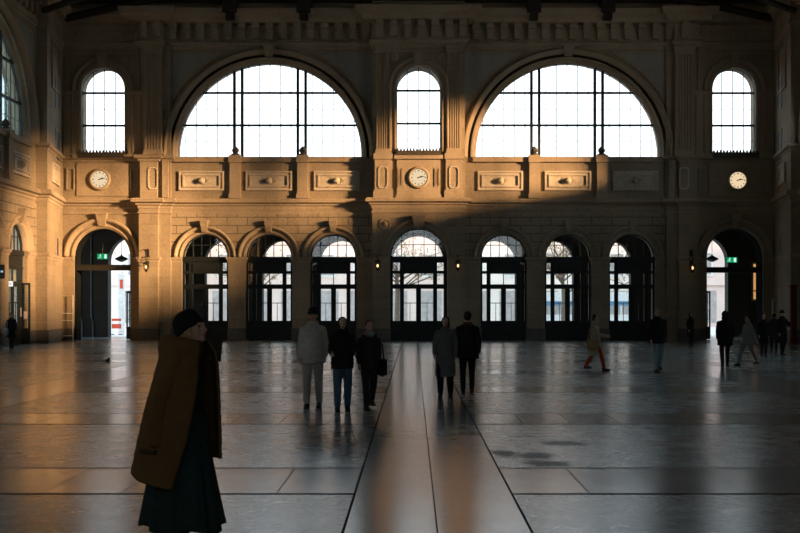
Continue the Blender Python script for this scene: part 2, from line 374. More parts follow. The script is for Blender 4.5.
def fluted_pilaster(parent, x0, x1, y0, y1, zb, zt, flutes=True, T=ID, zf=None):
    """shaft with real flutes, moulded base and capital. y0 is the front"""
    zf = zf or zt - 0.35
    bm = BM()
    pts = [(x0, y1)]
    n = 5; w = (x1 - x0); fw = w / (n + 1) * 0.62; 
    plan = [(x0, y1), (x0, y0)]
    if flutes:
        for i in range(n):
            c = x0 + w * (i + 1) / (n + 1)
            plan += [(c - fw/2, y0), (c - fw/4, y0 + 0.05), (c + fw/4, y0 + 0.05), (c + fw/2, y0)]
    plan += [(x1, y0), (x1, y1)]
    def prism(pl, a, b):
        A = [bm.verts.new(T @ Vector((p[0], p[1], a))) for p in pl]; B = [bm.verts.new(T @ Vector((p[0], p[1], b))) for p in pl]
        for i in range(len(pl)): j = (i+1) % len(pl); bm.faces.new((A[i], A[j], B[j], B[i]))
        bm.faces.new(A); bm.faces.new(list(reversed(B)))
    prism(plan, zb + 0.25, zf)
    if zf < zt - 0.36: prism([(x0, y1), (x0, y0), (x1, y0), (x1, y1)], zf, zt - 0.35)
    o = obj('pilaster', bm, 'trimstone', parent)
    bm = BM(); box(bm, x0 - 0.06, x1 + 0.06, y0 - 0.06, y1, zb, zb + 0.14, T); box(bm, x0 - 0.03, x1 + 0.03, y0 - 0.03, y1, zb + 0.14, zb + 0.26, T)
    obj('pilaster_base', bm, 'trimstone', o)
    bm = BM()
    box(bm, x0 - 0.02, x1 + 0.02, y0 - 0.02, y1, zt - 0.36, zt - 0.28, T); box(bm, x0 - 0.05, x1 + 0.05, y0 - 0.06, y1, zt - 0.28, zt - 0.12, T); box(bm, x0 - 0.1, x1 + 0.1, y0 - 0.1, y1, zt - 0.12, zt, T)
    obj('pilaster_capital', bm, 'trimstone', o)

WIN = [0]; DOOR = [0]
def lunette_window(cx, T=ID, gmat='glass'):
    WIN[0] += 1; y = 0.3
    w = empty('window_%d' % WIN[0]); tag(w, kind='structure')
    bm = BM(); r = R_LUN + 0.02
    arch_sweep(bm, cx, ZL, [(r, y), (r - 0.045, y), (r - 0.045, y + 0.12), (r, y + 0.12)], ZB, 48, T)
    box(bm, cx - r, cx + r, y, y + 0.12, ZB - 0.02, ZB + 0.07, T)
    def zt(x): return ZL + math.sqrt(max(0, r*r - (x - cx)**2)) - 0.05
    for d in (-35.8, -28, 28, 35.8):
        x = cx + d / S; box(bm, x - 0.07, x + 0.07, y - 0.05, y + 0.14, ZB, zt(x), T)
    for pz in (124.2, 91.6):
        z = FZ(pz); hw = math.sqrt(r*r - (z - ZL)**2); box(bm, cx - hw, cx + hw, y - 0.03, y + 0.12, z - 0.05, z + 0.05, T)
    obj('window_frame', bm, 'iron', w)
    bm = BM()
    k = -8
    for k in range(-8, 9):
        x = cx + k * 10.6 / S
        if abs(abs(k * 10.6) - 31.9) < 3: continue
        box(bm, x - 0.018, x + 0.018, y + 0.03, y + 0.06, ZB, zt(x), T)
    for pz in (140, 108):
        z = FZ(pz); hw = math.sqrt(r*r - (z - ZL)**2); box(bm, cx - hw, cx + hw, y + 0.035, y + 0.055, z - 0.007, z + 0.007, T)
    obj('glazing_bars', bm, 'iron', w)
    bm = BM(); extrude(bm, arch_loop(cx, r - 0.02, ZB, ZL, 40), [], y + 0.075, y + 0.085, T); obj('pane', bm, gmat, w)
def tall_window(cx, y, T=ID, gmat='glass', r=21.9 / S, zb=FZ(153), zs=FZ(89)):
    WIN[0] += 1
    w = empty('window_%d' % WIN[0]); tag(w, kind='structure')
    bm = BM(); arch_sweep(bm, cx, zs, [(r, y), (r - 0.04, y), (r - 0.04, y + 0.1), (r, y + 0.1)], zb, 24, T)
    box(bm, cx - r, cx + r, y, y + 0.1, zb, zb + 0.08, T)
    for z in ((FZ(91.8) if zb == FZ(153) else zs), FZ(124.5)): box(bm, cx - r, cx + r, y - 0.03, y + 0.1, z - 0.05, z + 0.05, T)
    obj('window_frame', bm, 'iron', w)
    bm = BM()
    for k in (-1, 0, 1):
        x = cx + k * r * 0.5; box(bm, x - 0.018, x + 0.018, y + 0.03, y + 0.06, zb, zs + math.sqrt(r*r - (x-cx)**2), T)
    for pz in (140, 108): box(bm, cx - r, cx + r, y + 0.035, y + 0.055, FZ(pz) - 0.007, FZ(pz) + 0.007, T)
    obj('glazing_bars', bm, 'iron', w)
    bm = BM(); extrude(bm, arch_loop(cx, r - 0.01, zb, zs, 24), [], y + 0.07, y + 0.08, T); obj('pane', bm, gmat, w)
def glazed_door(cx, r, leafs, sides, fan, y, T=ID, gmat='doorglass'):
    """double door with side lights, transom and fanlight; leafs/sides are (inner, outer) glass half positions"""
    DOOR[0] += 1
    d = empty('door_%d' % DOOR[0]); tag(d, kind='structure')
    zs, k = FZ(257), 1 / S
    li, lo = leafs[0]*k, leafs[1]*k; si, so = sides[0]*k, sides[1]*k
    rows = {'top': (FZ(270.8), FZ(262.7)), 'mid': (FZ(284.2), FZ(273.6)), 'low': (FZ(320.8), FZ(288.8))}
    lt = FZ(286.6); lw = lo + 1.5 * k
    holes = [rect(cx - lw, cx + lw, 0.0, lt)]
    for s in (-1, 1):
        a, b = sorted((cx + s*si, cx + s*so))
        for q in rows.values(): holes.append(rect(a, b, *q))
    holes.append(rect(cx - lo, cx + lo, *rows['mid']))
    outer = [(cx - r, 0), (cx - lw, 0), (cx - lw, lt), (cx + lw, lt), (cx + lw, 0), (cx + r, 0), (cx + r, zs), (cx - r, zs)]
    bm = BM(); extrude(bm, outer, holes[1:], y, y + 0.12, T)
    box(bm, cx - r, cx + r, y - 0.08, y + 0.16, zs - 0.22, zs + 0.02, T); box(bm, cx - r, cx + r, y - 0.04, y + 0.14, FZ(272.8), FZ(271.4), T)
    box(bm, cx - 0.02, cx + 0.02, y + 0.02, y + 0.1, rows['mid'][0], rows['mid'][1], T)
    arch_sweep(bm, cx, zs, [(r, y), (r - 0.07, y), (r - 0.07, y + 0.1), (r, y + 0.1)], None, 24, T)
    obj('door_frame', bm, 'doorwood', d)
    bm = BM(); box(bm, cx - lo, cx + lo, y - 0.04, y, FZ(271.3), FZ(262.7), T); obj('transom_panel', bm, 'doorwood', d)
    bm = BM()
    for f in fan:
        for s in (-1, 1): x = cx + s * f * k; box(bm, x - 0.02, x + 0.02, y + 0.02, y + 0.08, zs, zs + math.sqrt(r*r - (x-cx)**2), T)
    z = FZ(244.8); hw = math.sqrt(r*r - (z - zs)**2); box(bm, cx - hw, cx + hw, y + 0.02, y + 0.08, z - 0.02, z + 0.02, T)
    obj('fanlight_bars', bm, 'iron', d)
    bm = BM(); extrude(bm, arch_loop(cx, r - 0.02, zs, zs, 24), [], y + 0.05, y + 0.055, T); obj('fanlight_pane', bm, gmat, d)
    for s in (-1, 1):
        a, b = sorted((cx + s*0.002, cx + s*(lw + 0.0)))
        ga, gb = sorted((cx + s*li, cx + s*lo))
        bm = BM(); extrude(bm, rect(a, b, 0.0, lt), [rect(ga, gb, *rows['low'])], y + 0.02, y + 0.09, T)
        for q in range(4):
            x = ga + (gb - ga) * (q + 0.5) / 4; box(bm, x - 0.035, x + 0.035, y + 0.0, y + 0.02, 0.15, FZ(324), T)
        box(bm, ga, gb, y + 0.035, y + 0.07, FZ(303) - 0.02, FZ(303) + 0.02, T); xm = (ga + gb) / 2
        box(bm, xm - 0.014, xm + 0.014, y + 0.035, y + 0.07, FZ(320.8), FZ(303), T)
        if s > 0: box(bm, cx - 0.03, cx + 0.03, y - 0.01, y + 0.02, 0, lt, T)
        lf = obj('door_leaf', bm, 'doorwood', d)
        bm = BM(); box(bm, ga, gb, y + 0.05, y + 0.055, *rows['low'], T); obj('pane', bm, gmat, lf)
        bm = BM(); hx = cx + s * 0.10; tube(bm, [(hx, y, 0.95), (hx, y - 0.07, 0.97), (hx, y - 0.07, 1.35), (hx, y, 1.37)], 0.015, 6, T); obj('door_handle', bm, 'lanternmetal', lf)
        bm = BM(); a2, b2 = sorted((cx + s*si, cx + s*so))
        for q in rows.values(): box(bm, a2, b2, y + 0.05, y + 0.055, *q, T)
        obj('side_pane', bm, gmat, d)
    bm = BM(); box(bm, cx - lo, cx + lo, y + 0.05, y + 0.055, *rows['mid'], T); obj('transom_pane', bm, gmat, d)
    return d

TRI_R, TRI_RO = 23.2 / S, 31.0 / S
LUN_TRI = (-64.3, -0.3, 64.0)
def big_bay(wall, bm_wall, cx, x0, x1, T=ID, gmat='glass', dmat='doorglass', doors=(1, 1, 1)):
    """triple arcade with lunette above; walls are added to bm_wall, parts to wall"""
    tri = [cx + d / S for d in LUN_TRI]
    holes = [arch_loop(c, TRI_R, 0.0, FZ(257)) for c in tri]
    # door openings reach the floor: piers and upper wall as one outline
    outer = [(x0, 0)]
    for c in tri:
        outer += [(c - TRI_R, 0)] + [(c - TRI_R * math.cos(a), FZ(257) + TRI_R * math.sin(a)) for a in [PI * i / 24 for i in range(25)]] + [(c + TRI_R, 0)]
    outer += [(x1, 0), (x1, 18.6), (x0, 18.6)]
    extrude(bm_wall, outer, [arch_loop(cx, 5.0, ZB, ZL, 48)], 0.0, 1.0, T)
    bm = BM(); arch_sweep(bm, cx, ZL, LUN_PROF, ZB, 64, T); obj('lunette_archivolt', bm, 'trimstone', wall, True)
    keystone(wall, cx, FZ(57), FZ(47.5), -0.2, 0.5, T)
    # rusticated course around the arches
    zt = FZ(214)
    outer = [(x0, FZ(257))]
    for c in tri: outer += [(c - TRI_RO * math.cos(a), FZ(257) + TRI_RO * math.sin(a)) for a in [PI * i / 24 for i in range(25)]]
    outer += [(x1, FZ(257)), (x1, zt), (x0, zt)]
    bm = BM(); extrude(bm, outer, [], -0.05, 0.02, T); obj('rusticated_course', bm, 'rustic', wall)
    for i, c in enumerate(tri):
        bm = BM(); arch_sweep(bm, c, FZ(257), door_prof(TRI_R, TRI_RO), None, 32, T); obj('archivolt', bm, 'trimstone', wall, True)
        keystone(wall, c, FZ(232), FZ(221.5), -0.24, 0.36, T)
        glazed_door(c, TRI_R - 0.01, (2.5, 13.0), (17.0, 21.2), (4.3, 12.8), 0.22, T, dmat if doors[i] else 'doorwood')
    edges = [x0] + [v for c in tri for v in (c - TRI_R, c + TRI_R)] + [x1]
    for i in range(0, len(edges), 2):
        a, b = edges[i], edges[i+1]
        bm = BM(); plan_sweep(bm, [(a, 0.5), (a, 0), (b, 0), (b, 0.5)] if 0 < i < 6 else [(a, 0), (b, 0)], IMPOST, T); obj('impost', bm, 'trimstone', wall)
        bm = BM(); box(bm, a - (0.03 if i else 0), b + (0.03 if i < 6 else 0), -0.07, 0.3, 0, FZ(328.5), T); obj('plinth', bm, 'plinth', wall)
    # three panels, two consoles with finials
    for d in (-67.5, 0, 67.5):
        c = cx + d / S; hw = (22.6 if d else 23.2) / S; ornate_panel(wall, c - hw, c + hw, FZ(190.5), FZ(171), -0.02, T)
    for d in (-33.7, 33.7):
        c = cx + d / S; w = 5.2 / S
        bm = BM(); box(bm, c - w, c + w, -0.25, 0.1, FZ(194), FZ(163), T); box(bm, c - w - 0.05, c + w + 0.05, -0.29, 0.1, FZ(198.5), FZ(194), T)
        box(bm, c - w - 0.05, c + w + 0.05, -0.32, 0.35, FZ(163), FZ(157.3), T); box(bm, c - w - 0.02, c + w + 0.02, -0.3, 0.3, FZ(157.3), FZ(155.5), T)
        o = obj('console', bm, 'trimstone', wall)
        bm = BM(); lathe(bm, [(0.22, 0), (0.23, 0.08), (0.12, 0.13), (0.20, 0.24), (0.17, 0.36), (0.08, 0.44), (0.02, 0.5)], 10, T @ Matrix.Translation((c, 0.0, FZ(155.5))))
        obj('finial', bm, 'darkornament', o)
    bm = BM(); box(bm, cx - 4.98, cx + 4.98, -0.16, 0.9, FZ(162), FZ(157), T); obj('window_sill', bm, 'trimstone', wall)
    # spandrel panels
    for s in (-1, 1):
        xc = cx + s * 5.62; zc = FZ(51.5); rr = 5.72
        loop = [(xc, zc)]
        ztop = zc - ZL
        a_end = math.asin(min(1, ztop / rr)) ; a_st = math.acos((5.62) / rr)
        arc = [(cx + s * rr * math.cos(a), ZL + rr * math.sin(a)) for a in [a_st + (a_end - a_st) * i / 16 for i in range(17)]]
        arc = [p for p in arc if (xc - p[0]) * s > 0.02 and p[1] < zc - 0.02]
        loop = [(xc, zc)] + ([(arc[-1][0], zc)]) + arc[::-1] + [(xc, arc[0][1])]
        loop = [(xc, zc), (arc[-1][0], zc)] + arc[::-1][1:]
        bm = BM(); extrude(bm, loop, [], -0.015, 0.02, T); o = obj('spandrel_panel', bm, 'spandrel', wall)
        cc = (xc - s * 0.75, zc - 0.75)
        inner = [(cc[0] + (p[0] - cc[0]) * 0.84, cc[1] + (p[1] - cc[1]) * 0.84) for p in loop]
        bm = BM(); extrude(bm, loop, [inner], -0.07, 0.0, T); obj('spandrel_frame', bm, 'trimstone', o)
    lunette_window(cx, T, gmat)
def pier(wall, x0, x1, xs0, xs1, y, side_y=None, T=ID, top=True, zf=None):
    """pier projecting y (negative) with pedestal and shaft xs0..xs1 above"""
    bm = BM(); box(bm, x0, x1, y, 0.0, 0, FZ(203), T); box(bm, x0 + 0.05, x1 - 0.05, y + 0.03, 0, FZ(203), FZ(160), T); box(bm, x0 + 0.1, x1 - 0.1, y + 0.16, 0, FZ(160), 18.6, T)
    obj('pier', bm, 'stone', wall)
    bm = BM(); box(bm, x0 - 0.04, x1 + 0.04, y - 0.06, 0, 0, FZ(328.5), T); obj('plinth', bm, 'plinth', wall)
    bm = BM(); plan_sweep(bm, [(x0, 0), (x0, y), (x1, y), (x1, 0)], IMPOST, T); obj('impost', bm, 'trimstone', wall)
    if top:
        fluted_pilaster(wall, xs0, xs1, y, y + 0.2, FZ(155.5), FZ(49), True, T, zf)
        pedestal_panel(wall, (xs0 + xs1) / 2, y + 0.03, T)

# ================================================================= BACK WALL (the one in view)
XE = FX(62.0)                              # end of the facade, -18.65
wall_back = empty('wall_back'); tag(wall_back, 'tall sandstone station wall with arcades and half round windows', 'wall', kind='structure')
bmw = BM()
LB = FX(268.9)
PY_, CY = -0.30, -0.66                     # projections of the piers and of the centre bay
for s in (-1, 1):
    T = ID if s < 0 else Matrix.Diagonal((-1, 1, 1, 1))
    big_bay(wall_back, bmw, LB, FX(158), FX(376), T)
    # end bay with the open archway
    cx, r, ro = FX(102), 28.3 / S, 38.5 / S
    outer = [(XE - 0.6, 0), (cx - r, 0)] + [(cx - r * math.cos(a), FZ(256.5) + r * math.sin(a)) for a in [PI * i / 28 for i in range(29)]] + [(cx + r, 0), (FX(158), 0), (FX(158), 18.6), (XE - 0.6, 18.6)]
    wc, wr = FX(102.3), 21.9 / S
    extrude(bmw, outer, [arch_loop(wc, wr, FZ(153), FZ(89))], 0.0, 1.0, T)
    bm = BM(); arch_sweep(bm, cx, FZ(256.5), door_prof(r, ro), None, 36, T); obj('archivolt', bm, 'trimstone', wall_back, True)
    keystone(wall_back, cx, FZ(226), FZ(214.5), -0.16, 0.5, T)
    for a, b in ((XE, cx - r), (cx + r, FX(141))):
        bm = BM(); plan_sweep(bm, [(a, 0), (b, 0)], IMPOST, T); obj('impost', bm, 'trimstone', wall_back)
        bm = BM(); box(bm, a, b, -0.06, 0.3, 0, FZ(328.5), T); obj('plinth', bm, 'plinth', wall_back)
    tall_window(wc, 0.3, T)
    bm = BM(); pr = wr
    arch_sweep(bm, wc, FZ(89), [(pr - 0.01, 0.35), (pr - 0.01, 0.0), (pr + 0.08, -0.04), (pr + 0.2, -0.05), (pr + 0.22, 0.0), (pr + 0.34, -0.02), (pr + 0.36, -0.10), (pr + 0.5, -0.11), (pr + 0.5, 0.1)], FZ(153), 32, T)
    obj('window_archivolt', bm, 'trimstone', wall_back, True)
    keystone(wall_back, wc, FZ(68), FZ(56), -0.14, 0.4, T)
    for q in (-1, 1):
        px_ = wc + q * 32 / S
        bm = BM(); box(bm, px_ - 0.35, px_ + 0.35, -0.10, 0.02, FZ(155.5), FZ(92), T); box(bm, px_ - 0.4, px_ + 0.4, -0.14, 0.02, FZ(95), FZ(91), T); obj('window_pilaster', bm, 'trimstone', wall_back)
        bm = BM(); rect_frame(bm, wc + q * 32 / S - 0.22, wc + q * 32 / S + 0.22, FZ(190), FZ(168), 0.06, -0.08, 0.0, T); obj('clock_side_panel', bm, 'trimstone', wall_back)
    bm = BM(); box(bm, FX(66), FX(139), -0.05, 0.0, FZ(52) - 0.08, FZ(52), T); box(bm, FX(66), FX(66) + 0.08, -0.05, 0, FZ(90), FZ(52) - 0.08, T); box(bm, FX(139) - 0.08, FX(139), -0.05, 0, FZ(90), FZ(52) - 0.08, T); obj('window_surround', bm, 'trimstone', wall_back)
    bm = BM(); box(bm, wc - 1.5, wc + 1.5, -0.3, 0.4, FZ(159), FZ(155), T); obj('window_sill', bm, 'trimstone', wall_back)
    bm = BM()
    box(bm, wc - 1.2, wc + 1.2, -0.34, -0.14, FZ(158.5), FZ(153.4), T)
    for q in range(14):
        x = wc - 1.12 + q * 2.24 / 13; extrude(bm, [(x - 0.085, FZ(154)), (x + 0.085, FZ(154)), (x + 0.055, FZ(152)), (x, FZ(149.8)), (x - 0.055, FZ(152))], [], -0.22, -0.16, T)
    obj('cresting', bm, 'darkornament', wall_back)
    bm = BM(); box(bm, wc - 1.35, wc + 1.35, -0.06, 0, FZ(196), FZ(163), T); obj('clock_backing', bm, 'trimstone', wall_back)
    # piers between end bay and lunette bay
    pier(wall_back, FX(140.5), FX(159.5), FX(146), FX(163), PY_ - 0.14, T=T, zf=None)
    bm = BM(); box(bm, FX(159.5), FX(171), PY_ + 0.12, 0, 0, 18.6, T); box(bm, FX(159.5), FX(171.5), PY_ + 0.06, 0, 0, FZ(328.5), T); obj('pier_step', bm, 'stone', wall_back)
    bm = BM(); box(bm, FX(163), FX(169), PY_ + 0.0, 0, FZ(198), FZ(160), T); obj('pier_step', bm, 'trimstone', wall_back)
    # frieze above the end bay
    bm = BM()
    for q in range(9):
        x = FX(66) + 0.2 + q * 0.43; lathe(bm, [(0.13, 0), (0.14, 0.04), (0.06, 0.06), (0.02, 0.08)], 10, T @ Matrix.Translation((x, -0.05, FZ(33))) @ Matrix.Rotation(PI/2, 4, 'X'))
    obj('frieze_ornament', bm, 'trimstone', wall_back)
# centre bay
hwc = 45.8 / S
T = ID
cr, cro = 28.6 / S, 36.8 / S
outer = [(-hwc, 0), (-cr, 0)] + [(-cr * math.cos(a), FZ(257) + cr * math.sin(a)) for a in [PI * i / 28 for i in range(29)]] + [(cr, 0), (hwc, 0), (hwc, 18.6), (-hwc, 18.6)]
extrude(bmw, outer, [arch_loop(0, 21.9 / S, FZ(153), FZ(89))], CY, 1.0)
obj('wall_face', bmw, 'stone', wall_back)
TC = Matrix.Translation((0, CY, 0))
bm = BM(); arch_sweep(bm, 0, FZ(257), door_prof(cr, cro), None, 36, TC); obj('archivolt', bm, 'trimstone', wall_back, True)
keystone(wall_back, 0, FZ(229), FZ(217.5), -0.3, 0.62, TC)
for s in (-1, 1):
    bm = BM(); mt = TC @ Matrix.Translation((s * 33.3 / S, 0, FZ(225))) @ Matrix.Rotation(PI/2, 4, 'X')
    lathe(bm, [(0.30, 0), (0.31, 0.06), (0.25, 0.09), (0.22, 0.03), (0.15, 0.05), (0.1, 0.16), (0.02, 0.2)], 20, mt); obj('roundel', bm, 'trimstone', wall_back, True)
    a, b = sorted((s * cr, s * hwc))
    bm = BM(); plan_sweep(bm, [(a, 0), (b, 0)], IMPOST, TC); obj('impost', bm, 'trimstone', wall_back)
    bm = BM(); box(bm, a - 0.04, b + 0.04, CY - 0.07, 0.2, 0, FZ(328.5)); obj('plinth', bm, 'plinth', wall_back)
    # pedestals and fluted shafts
    xa, xb = sorted((s * 28.3 / S, s * 41.7 / S)); 
    bm = BM(); box(bm, xa - 0.16, xb + 0.16, CY - 0.2, CY, FZ(199), FZ(192)); box(bm, xa - 0.08, xb + 0.08, CY - 0.16, CY, FZ(192), FZ(161)); box(bm, xa - 0.14, xb + 0.14, CY - 0.24, CY, FZ(161), FZ(155.5))
    obj('pedestal', bm, 'trimstone', wall_back)
    pedestal_panel(wall_back, (xa + xb) / 2, CY - 0.16)
    fluted_pilaster(wall_back, xa, xb, CY - 0.14, CY, FZ(155.5), FZ(49), True)
    bm = BM(); mt = TC @ Matrix.Translation((s * 23.5 / S, 0, FZ(60))) @ Matrix.Rotation(PI/2, 4, 'X')
    lathe(bm, [(0.21, 0), (0.22, 0.05), (0.16, 0.07), (0.13, 0.02), (0.06, 0.08), (0.02, 0.1)], 16, mt); obj('roundel', bm, 'trimstone', wall_back, True)
    bm = BM(); xq = s * 18.2 / S
    rect_frame(bm, xq - 0.13, xq + 0.13, FZ(188), FZ(170), 0.04, CY - 0.17, CY - 0.05); rect_frame(bm, xq - 0.07, xq + 0.07, FZ(186), FZ(172), 0.025, CY - 0.16, CY - 0.05)
    obj('clock_side_panel', bm, 'trimstone', wall_back)
bm = BM(); box(bm, -21.5 / S, 21.5 / S, CY - 0.12, CY, FZ(196), FZ(161)); box(bm, -22.5 / S, 22.5 / S, CY - 0.15, CY, FZ(199), FZ(196)); box(bm, -24 / S, 24 / S, CY - 0.26, CY + 0.3, FZ(161), FZ(157)); obj('clock_backing', bm, 'trimstone', wall_back)
bm = BM(); box(bm, -1.15, 1.15, CY - 0.3, CY - 0.12, FZ(157.3), FZ(153.6))
for q in range(14):
    x = -1.08 + q * 2.16 / 13; extrude(bm, [(x - 0.08, FZ(154.5)), (x + 0.08, FZ(154.5)), (x + 0.055, FZ(152)), (x, FZ(149.6)), (x - 0.055, FZ(152))], [], CY - 0.19, CY - 0.14)
obj('cresting', bm, 'darkornament', wall_back)
pr = 21.9 / S
bm = BM(); arch_sweep(bm, 0, FZ(89), [(pr - 0.01, 0.35), (pr - 0.01, 0.0), (pr + 0.05, -0.06), (pr + 0.13, -0.07), (pr + 0.15, 0.0), (pr + 0.25, -0.02), (pr + 0.28, -0.14), (pr + 0.40, -0.17), (pr + 0.42, -0.05), (pr + 0.42, 0.1)], FZ(154), 32, TC); obj('window_archivolt', bm, 'trimstone', wall_back, True)
keystone(wall_back, 0, FZ(68.5), FZ(58), -0.16, 0.45, TC)
bm = BM(); box(bm, -27 / S, 27 / S, CY - 0.05, CY, FZ(53) - 0.06, FZ(53)); box(bm, -27 / S, -26 / S, CY - 0.05, CY, FZ(88), FZ(53) - 0.06); box(bm, 26 / S, 27 / S, CY - 0.05, CY, FZ(88), FZ(53) - 0.06); obj('window_surround', bm, 'trimstone', wall_back)
bm = BM()
for q in range(11): lathe(bm, [(0.09, 0), (0.1, 0.03), (0.02, 0.06)], 8, TC @ Matrix.Translation((-1.3 + q * 0.26, 0, FZ(50))) @ Matrix.Rotation(PI/2, 4, 'X'))
obj('frieze_ornament', bm, 'trimstone', wall_back)
tall_window(0, CY + 0.3)
glazed_door(0, cr - 0.01, (2.5, 14.5), (18.6, 25.6), (5.5, 17.0), CY + 0.5)
# long mouldings following the projections
p0, p1 = FX(140.5), FX(159.5); q1 = FX(171)
path = [(XE, 0), (p0, 0), (p0, PY_ - 0.14), (p1, PY_ - 0.14), (p1, PY_ + 0.12), (q1, PY_ + 0.12), (q1, 0), (-hwc, 0), (-hwc, CY)]
full = path + [(-x, y) for x, y in reversed(path)]
for nm, pf, pth in (('main_cornice', CORN_MAIN, full), ('entablature', CORN_TOP, [(XE, 0), (p0 - 0.05, 0), (p0 - 0.05, PY_ - 0.1), (p1 + 0.2, PY_ - 0.1), (p1 + 0.2, 0), (-hwc, 0), (-hwc, CY), (hwc, CY), (hwc, 0), (-p1 - 0.2, 0), (-p1 - 0.2, PY_ - 0.1), (-p0 + 0.05, PY_ - 0.1), (-p0 + 0.05, 0), (-XE, 0)]), ('frieze_line', FRIEZELINE, full)):
    bm = BM(); plan_sweep(bm, pth, pf); obj(nm, bm, 'trimstone', wall_back)
for s in (-1, 1):
    a = [(XE, 0), (p0, 0), (p0, PY_ - 0.12), (p1, PY_ - 0.12), (p1, PY_ + 0.12), (q1, PY_ + 0.12), (q1, 0), (q1 + 0.1, 0)]
    if s > 0: a = [(-x, y) for x, y in reversed(a)]
    bm = BM(); plan_sweep(bm, a, CORN_SILL); obj('sill_cornice', bm, 'trimstone', wall_back)
# modillions under the top cornice
x = FX(146)
while x < -FX(146) + 0.01:
    yb = CY if abs(x) < hwc else (PY_ - 0.1 if p0 < -abs(x) < p1 + 0.2 else 0)
    bm = BM(); box(bm, x - 0.19, x + 0.19, yb - 0.42, yb - 0.04, FZ(30), FZ(24.5)); box(bm, x - 0.17, x + 0.17, yb - 0.26, yb - 0.04, FZ(40), FZ(30)); obj('modillion', bm, 'trimstone', wall_back)
    x += 13.75 / S

# ================================================================= CORNER CHAMFERS
for s in (-1, 1):
    T = ID if s < 0 else Matrix.Diagonal((-1, 1, 1, 1))
    ch = empty('wall_corner_left' if s < 0 else 'wall_corner_right'); tag(ch, kind='structure')
    foot = [(XE, 0.05), (-17.93, -4.62), (-18.52, -4.62), (-20.0, -4.62), (-20.0, 0.05)]
    bm = BM()
    A = [bm.verts.new(T @ Vector((*p, 0))) for p in foot]; B = [bm.verts.new(T @ Vector((*p, 18.6))) for p in foot]
    for i in range(5): bm.faces.new((A[i], A[(i+1)%5], B[(i+1)%5], B[i]))
    bm.faces.new(A); bm.faces.new(B)
    obj('corner_pier', bm, 'stone', ch)
    d = Vector((-17.93 - XE, -4.62)).normalized()
    pth = [(-18.52, -4.62), (-17.93, -4.62), (XE, 0.0)]
    for nm, pf in (('main_cornice', CORN_MAIN), ('sill_cornice', CORN_SILL), ('entablature', CORN_TOP), ('impost', IMPOST)):
        bm = BM(); plan_sweep(bm, pth, [(o * 0.7, z) for o, z in pf], T); obj(nm, bm, 'trimstone', ch)
    bm = BM(); plan_sweep(bm, pth, [(-0.1, 0), (0.07, 0), (0.07, 0.62), (-0.1, 0.65)], T); obj('plinth', bm, 'plinth', ch)
    # slits and framed panels on the slanted face: local frame along the face
    ax = Vector((XE + 17.93, 4.62, 0)).normalized(); nrm = Vector((ax.y, -ax.x, 0))
    F = T @ Matrix(((ax.x, -nrm.x, 0, -17.93), (ax.y, -nrm.y, 0, -4.62), (0, 0, 1, 0), (0, 0, 0, 1)))
    for zz, hh, sa, sb in ((12.6, 0.72, 2.5, 3.6), (9.95, 0.72, 2.5, 3.6), (4.7, 0.55, 2.7, 3.2)):
        bm = BM(); box(bm, sa, sb, -0.03, 0.05, zz - hh, zz + hh, F); o = obj('slit_window', bm, 'iron', ch)
        bm = BM(); rect_frame(bm, sa - 0.1, sb + 0.1, zz - hh - 0.1, zz + hh + 0.1, 0.1, -0.035, 0.02, F); obj('slit_frame', bm, 'trimstone', o)
    for za, zb2 in ((13.6, 15.0),):
        bm = BM(); rect_frame(bm, 1.2, 3.4, za - 1.0, zb2, 0.14, -0.07, 0.0, F); obj('corner_panel_frame', bm, 'trimstone', ch)
    bm = BM(); box(bm, 1.3, 3.4, -0.03, 0.02, FZ(189), FZ(170), F); o = obj('panel', bm, 'panelstone', ch)
    bm = BM(); rect_frame(bm, 1.3, 3.4, FZ(189), FZ(170), 0.1, -0.09, 0.0, F); rect_frame(bm, 1.55, 3.15, FZ(186), FZ(173), 0.06, -0.07, 0.0, F); obj('panel_frame', bm, 'panelstone', o)

